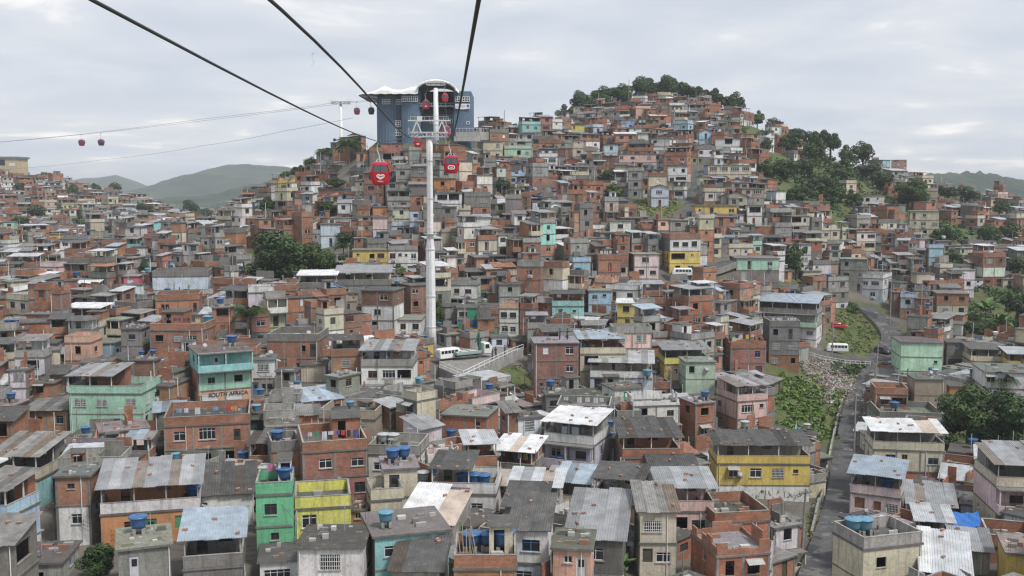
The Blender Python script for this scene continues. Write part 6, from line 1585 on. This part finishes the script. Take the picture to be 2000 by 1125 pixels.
hb_ = next(H for H in HOUSES if H.nick == 'tall narrow brick house')
for k, (fx, lb) in enumerate(((.12, 'left person in blue working on the tall brick roof'), (.3, 'right person in blue working on the tall brick roof'))):
    c, s = math.cos(hb_.yaw), math.sin(hb_.yaw); lx, ly = fx*hb_.W, -.05*hb_.P
    person('person', (hb_.x+c*lx-s*ly, hb_.y+s*lx+c*ly, hb_.zt+.02), R(150+60*k), (.04,.06,.16), (.03,.03,.06), lb)
mp = hit(1645,838)+Vector((0,0,.07))
mo = root('motorcycle', mp, R(82), label='small motorcycle ridden down the asphalt lane', cat='motorcycle')
mb = MB(); mb.bar((-.5,0,.55),(.35,0,.72),.22,'gloss',(.05,.05,.06),.2); mb.bar((.35,0,.75),(.62,0,.35),.07,'steel',(.4,.4,.4)); part(mb, 'frame', mo)
mb = MB(); mb.box(-.55,.05,-.13,.13,.70,.80,'plain',(.02,.02,.02)); part(mb, 'seat', mo)
mb = MB(); mb.bar((.42,-.33,1.0),(.42,.33,1.0),.04,'steel',(.3,.3,.3)); part(mb, 'handlebar', mo)
for x in (-.6, .64): o = link('wheel', WT, mo, (x, 0, .3), 0, .9); o.rotation_euler = (math.pi/2, 0, 0); link('rim', WR_, o)
person('person', mp, R(82), (.10,.16,.30), (.05,.05,.08), 'rider in blue shirt on the small motorcycle', 'ride')

# ------------------------------------------------------------------ poles and wires
POLES = []; lr0 = random.Random(31)
def pole(u, vb, vt, lean=0.0, arm=True, label='', D=None):
    p = hit(u, vb) if D is None else Vector((ray(u, vb)[0]*D, D, ground(ray(u, vb)[0]*D, D)))
    top = CAMZ+ray(u, vt)[1]*p.y; h_ = min(max(top-p.z, 3), 12)
    rt = root('utility_pole', p, label=label, cat='utility pole', group='utility poles'); rt.rotation_euler = (0, lean, rnd.uniform(-.6, .6))
    mb = MB(); mb.tube([(0,0,-.5),(0,0,h_)], [.16,.10], 'conc', (.38,.37,.35), 8); part(mb, 'shaft', rt)
    if arm:
        mb = MB(); mb.box(-.9,.9,-.06,.06,h_-.5,h_-.38,'plain',(.2,.18,.16)); part(mb, 'crossarm', rt)
        im = MB(); im.lathe([(.03,0),(.06,.06),(.04,.12),(.02,.16)], 'plain', (.3,.2,.15), 8); ime = im.mesh('insulator')
        for x in (-.8, -.3, .3, .8): link('insulator', ime, rt, (x, 0, h_-.38))
    POLES.append(p+Vector((math.sin(lean)*h_, 0, h_-.4)))
for a in [(1706,776,672,.06,True,'leaning utility pole above the rubble heap'), (1668,885,768,0,True,'utility pole at the right kerb of the lane'), (1566,1085,955,.04,True,'utility pole left of the lane near the lower edge'), (1625,700,628,0,True,'utility pole beside the pale blue canopy house'),
          (1738,640,524,0,True,'tall pole at the bend by the corner shop'), (1798,640,556,0,True,'utility pole right of the bend'), (1466,575,500,0,True,'utility pole in front of the mint bungalow'), (1139,650,560,0,True,'pale pole between the turquoise and light blue houses'), (1355,640,572,0,False,'thin pole on the middle slope'),
          (1031,690,612,0,True,'dark pole at the right end of the plaza'), (908,680,575,0,True,'pole behind the mural house'), (108,1060,983,0,True,'utility pole by the turquoise-sided house'), (627,1118,1040,0,True,'utility pole in front of the white slab house'), (521,785,730,0,True,'pole right of the white narrow house'), (148,655,577,0,False,'thin pole on the left above the salmon house'),
          (1309,800,720,0,True,'wire-laden pole left of the sage green house'), (681,520,482,0,False,'pole left of the ochre balcony house'), (1118,735,660,0,False,'drainpipe-thin pole behind the white veranda house'), (896,410,372,0,False,'thin pole on the hill right of the orange house'), (985,285,215,0,False,'tall mast on the skyline right of the station'), (1075,290,240,0,False,'mast on the upper left slope'), (1228,150+60,145,0,False,'antenna mast on the summit')]: pole(*a)
def wire(a, b, sag, label, n=3):
    mb = MB(); o = a.copy()
    for k in range(n):
        off = Vector((rnd.uniform(-.5,.5), 0, rnd.uniform(-.4,.1))); pts = []
        for i in range(13): t = i/12; pts.append(a+(b-a)*t+off*(1 if 0 < i < 12 else .6)-Vector((0,0,sag*(1+.25*k)*4*t*(1-t)))-o)
        mb.tube(pts, .016, 'plain', (.03,.03,.03), 4)
    w_ = part(mb, 'power_line', None, o); tag(w_, label, 'power line', kind='stuff')
wire(POLES[0], POLES[1], 1.6, 'bundle of black wires from the leaning pole down the lane'); wire(POLES[1], POLES[2], 1.8, 'wires running down the lane to the lowest pole', 4); wire(POLES[0], POLES[3], 1.2, 'wires along the cross street'); wire(POLES[3], POLES[4], 1.4, 'wires up to the bend'); wire(POLES[4], POLES[5], .8, 'wires right of the bend'); wire(POLES[6], POLES[3], 1.2, 'wires from the mint bungalow pole'); wire(POLES[9], POLES[10], .9, 'wires across the plaza'); wire(POLES[7], POLES[9], 1.0, 'wires behind the plaza'); wire(POLES[11], POLES[12], 2.0, 'wires sagging over the lower left roofs'); wire(POLES[15], POLES[17], 1.2, 'wires over the white veranda house')

def nearest_house(i, k):
    q = sorted([H for H in HOUSES if H.full and abs(H.y-POLES[i].y) < 26 and abs(H.x-POLES[i].x) < 26], key=lambda H: (H.x-POLES[i].x)**2+(H.y-POLES[i].y)**2)
    return q[min(k, len(q)-1)] if q else None
for i in range(len(POLES)):
    for k in ((1, 3, 5, 8) if i < 13 else (2,)):
        H = nearest_house(i, k)
        if H is None: continue
        b_ = Vector((H.x, H.y-H.P*.4, H.zt+.3)); mb = MB(); a_ = POLES[i]; o_ = a_.copy(); sg = rnd.uniform(.3, .9)
        mb.tube([a_+(b_-a_)*(t/10)-Vector((0,0,sg*4*(t/10)*(1-t/10)))-o_ for t in range(11)], .013, 'plain', (.03,.03,.03), 4)
        tag(part(mb, 'service_wire', None, o_), 'thin black service wire from a pole to a roof', 'wire', 'service wires between poles and roofs', 'stuff')
# low wall along the lane
lw = root('lane_wall', road_pts[3], label='low rough concrete wall along the left kerb of the lane', cat='wall'); lo = lw.location
for a_, b_ in zip(road_pts[2:7], road_pts[3:8]):
    d_ = (b_-a_).normalized(); nn_ = Vector((-d_.y, d_.x, 0))*2.0; n_ = max(1, int((b_-a_).length/3))
    for k in range(n_):
        p_, q_ = a_+(b_-a_)*k/n_+nn_, a_+(b_-a_)*(k+.97)/n_+nn_; z_ = max(ground(p_.x,p_.y), ground(q_.x,q_.y)); mb = MB(); h_ = lr0.uniform(.5, 1.15)
        mb.bar((p_.x-lo.x,p_.y-lo.y,z_-lo.z-.5+h_/2), (q_.x-lo.x,q_.y-lo.y,z_-lo.z-.5+h_/2), .25, 'conc', jit((.34,.33,.31), .15, lr0), h_+1.0); part(mb, 'wall_segment', lw)
# ------------------------------------------------------------------ laundry, dishes, graffiti and other small things
LC = [(.7,.7,.7),(.6,.08,.08),(.08,.12,.35),(.7,.55,.1),(.75,.4,.5),(.1,.3,.15),(.75,.75,.78),(.05,.05,.06),(.25,.4,.6),(.65,.3,.1)]
byn = {H.nick: H for H in HOUSES if H.hero}
lr = random.Random(17)
def laundry(nick, lab, y=-.30, n=7, cols=None, z=1.75, w=.8, big=False):
    H = byn[nick]; c, s = math.cos(H.yaw), math.sin(H.yaw); ly = y*H.P
    rt = root('clothes_line', (H.x-s*ly, H.y+c*ly, H.zt+.02), H.yaw, label=lab, cat='laundry', group='laundry drying on terraces'); L_ = H.W*w
    mb = MB(); mb.bar((-L_/2,0,z),(L_/2,0,z),.02,'plain',(.2,.2,.2))
    for x in (-L_/2, L_/2): mb.bar((x,0,0),(x,0,z+.1),.05,'plain',(.35,.33,.3))
    part(mb, 'line', rt)
    for i in range(n):
        if lr.random() < .15: continue
        x = -L_/2+L_*(i+lr.uniform(.3,.7))/n; gw = min(L_/n*lr.uniform(.4,.85), 1.7 if big else .6); gh = lr.uniform(.35,.9) if not big else 1.3; g = MB(); cc = tuple(x*.72 for x in lr.choice(cols or LC))  # garment colours dimmed to put terrace shade into them
        for k in range(4):
            a, b = x-gw/2+gw*k/4, x-gw/2+gw*(k+1)/4; d0, d1 = .05*math.sin(k*2.1), .05*math.sin((k+1)*2.1)
            g.poly(((a,d0,z-gh),(b,d1,z-gh),(b,d1*.2,z),(a,d0*.2,z)), 'plain', cc)
        part(g, 'garment', rt)
WHs = [(.75,.75,.77),(.7,.72,.78),(.78,.77,.74)]
laundry('roofless brick house', 'bright clothes drying on the roofless brick house', -.36); laundry('brick laundry-terrace house', 'dark clothes drying on the brick laundry-terrace house', -.32, 9, [(.05,.05,.07),(.3,.05,.06),(.1,.1,.2),(.2,.2,.22)])
laundry('striped sheet terrace house', 'red and blue clothes under the striped sheet roof', -.2, 6); laundry('long grey parapet house', 'white shirts drying above the long grey parapet', -.2, 6, WHs, 1.7); laundry('lilac terrace house', 'large pale bedsheet drying on the lilac terrace house', -.42, 2, [(.62,.70,.76)], 1.8, .5, True)
laundry('brick house with rooftop laundry', 'white washing on the brick roof left of the pink house', -.3, 6, WHs); laundry('pink three-storey house', 'white clothes hanging in the pink house terrace', -.3, 6, WHs+[(.05,.05,.06)]); laundry('tall bare brick block', 'coloured clothes and pots on the tall brick block', -.38, 8); laundry('grey terrace house', 'white washing along the grey terrace parapet', -.4, 7, WHs, 1.5); laundry('grey canopy white house', 'red and green clothes under the grey canopy', -.25, 7); laundry('long pale canopy house', 'clothes in the shade of the long pale canopy', -.2, 5); laundry('burnt-out brick house', 'rags hanging in the burnt-out brick house', .1, 5); laundry('green tower house', 'pink towel drying on top of the green tower', .2, 2, [(.75,.25,.45)], 1.7, .5)
dm = MB(); dm.lathe([(.05,-.12),(.22,-.09),(.36,0),(.40,.06)], 'plain', (.5,.5,.5), 14)
ds = MB(); ds.bar((0,0,-.1),(0,.15,-.55),.05,'plain',(.3,.3,.3)); ds.bar((0,0,0),(0,-.02,.45),.03,'plain',(.3,.3,.3)); DM, DS = dm.mesh('reflector', True), ds.mesh('mount')
def dish(nick, fx, fy, dz, s=1.0):
    H = byn[nick]; c, sn = math.cos(H.yaw), math.sin(H.yaw); lx, ly = fx*H.W, fy*H.P
    rt = root('satellite_dish', (H.x+c*lx-sn*ly, H.y+sn*lx+c*ly, H.zt+dz), H.yaw, label=f'small satellite dish on the {nick}', cat='satellite dish', group='satellite dishes'); rt.scale = (s,)*3
    o = link('reflector', DM, rt); o.rotation_euler = (R(60), 0, R(30)); o2 = link('mount', DS, rt)
for a in (('sage green house',.2,-.53,-1.2), ('big yellow house',-.25,-.54,-1.4), ('turquoise-over-mint house',-.3,-.2,.6), ('slate blue cottage',.35,-.3,.6,1.5), ('white narrow house',.3,0,.6), ('brick and cement block',.2,0,.6), ('tan blank-walled house',.2,0,.6), ('yellow balcony house',.0,-.54,.3), ('white air-conditioned house',-.45,-.54,-1.0), ('long cream house',.4,-.3,.6)): dish(*a)
# graffiti on house walls
def on_front(nick, k, fx, dz):
    H = byn[nick]; z = H.zt-H.zb-(k+1)*2.75+dz
    return H, (fx*H.W, -H.P/2-.035, z)
H, loc = on_front('turquoise-over-mint house', 2, .05, 1.75)
cu = bpy.data.curves.new('graffiti_lettering', 'FONT'); cu.body = 'SOUTH AFRICA'; cu.size = .80; cu.align_x = 'CENTER'; cu.extrude = .006; cu.offset = .015; cu.shear = .1; cu.materials.append(MATS['darkprint'])
o = link('graffiti_lettering', text_mesh(cu), H.root, loc); o.rotation_euler = (math.pi/2, 0, 0); o['label'] = 'hand-painted SOUTH AFRICA graffiti'; o.scale = (min(1, H.W*.95/5.6),)*3
H, loc = on_front('big yellow house', 1, 0, 0)
mb = MB(); gr_ = random.Random(4)
for i in range(22):
    x0 = H.W*(-.42+.84*i/22); z0 = loc[2]+gr_.uniform(.8, 1.7); pts = [(x0, loc[1], z0)]
    for k in range(gr_.randrange(5, 10)): q = pts[-1]; pts.append((q[0]+gr_.uniform(-.14,.22), loc[1], min(max(q[2]+gr_.uniform(-.35,.35), loc[2]+.5), loc[2]+2.1)))
    mb.tube(pts, .022, 'plain', (.05,.05,.06), 4)
gg = part(mb, 'graffiti_scrawl', H.root); gg['kind'] = 'stuff'
H, loc = on_front('mural house', 1, 0, 0); w_ = H.W
for x0, x1, z0, z1, c in ((-.48,.0,1.4,2.6,(.04,.30,.18)), (.0,.48,3.0,5.2,(.04,.32,.20)), (.0,.48,1.6,3.0,(.05,.10,.28)), (.0,.48,.1,1.6,(.75,.55,.05)), (-.48,0,2.6,3.2,(.06,.12,.25)), (-.48,0,.1,1.4,(.42,.44,.38))):
    mb = MB(); mb.box(w_*x0+.01, w_*x1-.01, -H.P/2-.03, -H.P/2-.002, max(.02, loc[2]+z0), loc[2]+z1, 'paint', c); part(mb, 'mural_field', H.root)
# blue tarpaulin
tp = at(1886,1012,104); tz = ground(tp.x, tp.y)
tr_ = root('tarpaulin', (tp.x, tp.y, tp.z-1.2), R(-5), label='bright blue tarpaulin stretched between poles at the right', cat='tarpaulin')
mb = MB(); n = 10
def tf(i, j): a, b = i/n-.5, j/n-.5; return (a*2.9, b*1.2-.2*(1-j/n), 1.2+.9*b*1.2-.35*math.cos(a*3)*(1-abs(b))+.08*math.sin(i*1.7+j))
for i in range(n):
    for j in range(n): mb.poly((tf(i,j), tf(i+1,j), tf(i+1,j+1), tf(i,j+1)), 'plain', (.03,.16,.50))
part(mb, 'sheet', tr_, smooth=True)
for x in (-1.4, 1.4):
    mb = MB(); mb.bar((x,.55,tz-tp.z+1.0),(x,.55,1.7),.07,'plain',(.3,.28,.25)); part(mb, 'pole', tr_)
# swing frame on the grass below the plaza
sp_ = hit(1030,772); sw = root('swing_frame', sp_, R(10), label='yellow swing frame on the grass below the plaza', cat='swing'); YL = (.65,.45,.03)
mb = MB(); mb.bar((-1.6,0,2.3),(1.6,0,2.3),.09,'plain',YL); part(mb, 'top_bar', sw)
for x in (-1.6, 1.6):
    for y in (-.9, .9): mb = MB(); mb.bar((x,0,2.3),(x*1.15,y,-.1),.09,'plain',YL); part(mb, 'leg', sw)
for x in (-.7, .7):
    mb = MB(); mb.bar((x-.2,0,2.3),(x-.2,0,.5),.025,'plain',(.3,.3,.3)); mb.bar((x+.2,0,2.3),(x+.2,0,.5),.025,'plain',(.3,.3,.3)); mb.box(x-.25,x+.25,-.1,.1,.45,.5,'plain',(.3,.15,.08)); part(mb, 'swing_seat', sw)
# leaning poles on the brick tank terrace
H = byn['brick tank-terrace house']; c, s = math.cos(H.yaw), math.sin(H.yaw)
for i in range(9):
    wl_ = ['leftmost','second','third','fourth','fifth','sixth','seventh','eighth','rightmost'][i]
    lx, ly = -.42*H.W+i*.17, -.36*H.P; lean = lr.uniform(-.45,.15)
    mb = MB(); mb.bar((0,0,0),(lean*1.2,lr.uniform(.1,.6),lr.uniform(2.2,3.6)),.06,'plain',jit((.36,.29,.22),.2,lr)); tag(part(mb, 'wooden_pole', None, (H.x+c*lx-s*ly, H.y+s*lx+c*ly, H.zt+.03), H.yaw), wl_+' wooden pole of the bundle leaning on the brick tank terrace', 'pole', 'poles leaning on the brick tank terrace')
# railing of the cross street
rl = root('street_railing', hit(1640,706)+Vector((0,0,.1)), label='low pale railing along the cross street', cat='railing'); A_ = hit(1562,692); B_ = hit(1700,716); ro = rl.location
A_, B_ = Vector(A_)-ro+Vector((0,0,.2)), Vector(B_)-ro+Vector((0,0,.2))
for i in range(15):
    p = A_+(B_-A_)*i/14; gz_ = ground(p.x+ro.x, p.y+ro.y)-ro.z; link('post', rpm, rl, (p.x, p.y, gz_))
mb = MB()
for i in range(14):
    p, q = A_+(B_-A_)*i/14, A_+(B_-A_)*(i+1)/14
    for h_ in (.5, 1.0): mb.bar((p.x,p.y,ground(p.x+ro.x,p.y+ro.y)-ro.z+h_), (q.x,q.y,ground(q.x+ro.x,q.y+ro.y)-ro.z+h_), .08, 'plain', (.7,.7,.68))
part(mb, 'rail', rl)

# ------------------------------------------------------------------ haze
mb = MB(); mb.box(-9500, 9500, -2000, 9500, -14, 97, 'ground', (.5,.5,.5))
hz = part(mb, 'haze'); hm = bpy.data.materials.new('haze'); hm.use_nodes = True; ht = hm.node_tree; ht.nodes.clear()
pv = ht.nodes.new('ShaderNodeVolumePrincipled'); pv.inputs['Color'].default_value = (.90,.94,.98,1); pv.inputs['Density'].default_value = 0.00018; pv.inputs['Anisotropy'].default_value = 0.0
ho = ht.nodes.new('ShaderNodeOutputMaterial'); ht.links.new(pv.outputs[0], ho.inputs['Volume'])
hz.data.materials.clear(); hz.data.materials.append(hm)
tag(hz, 'thin pale haze in the valley air', 'haze', kind='stuff')
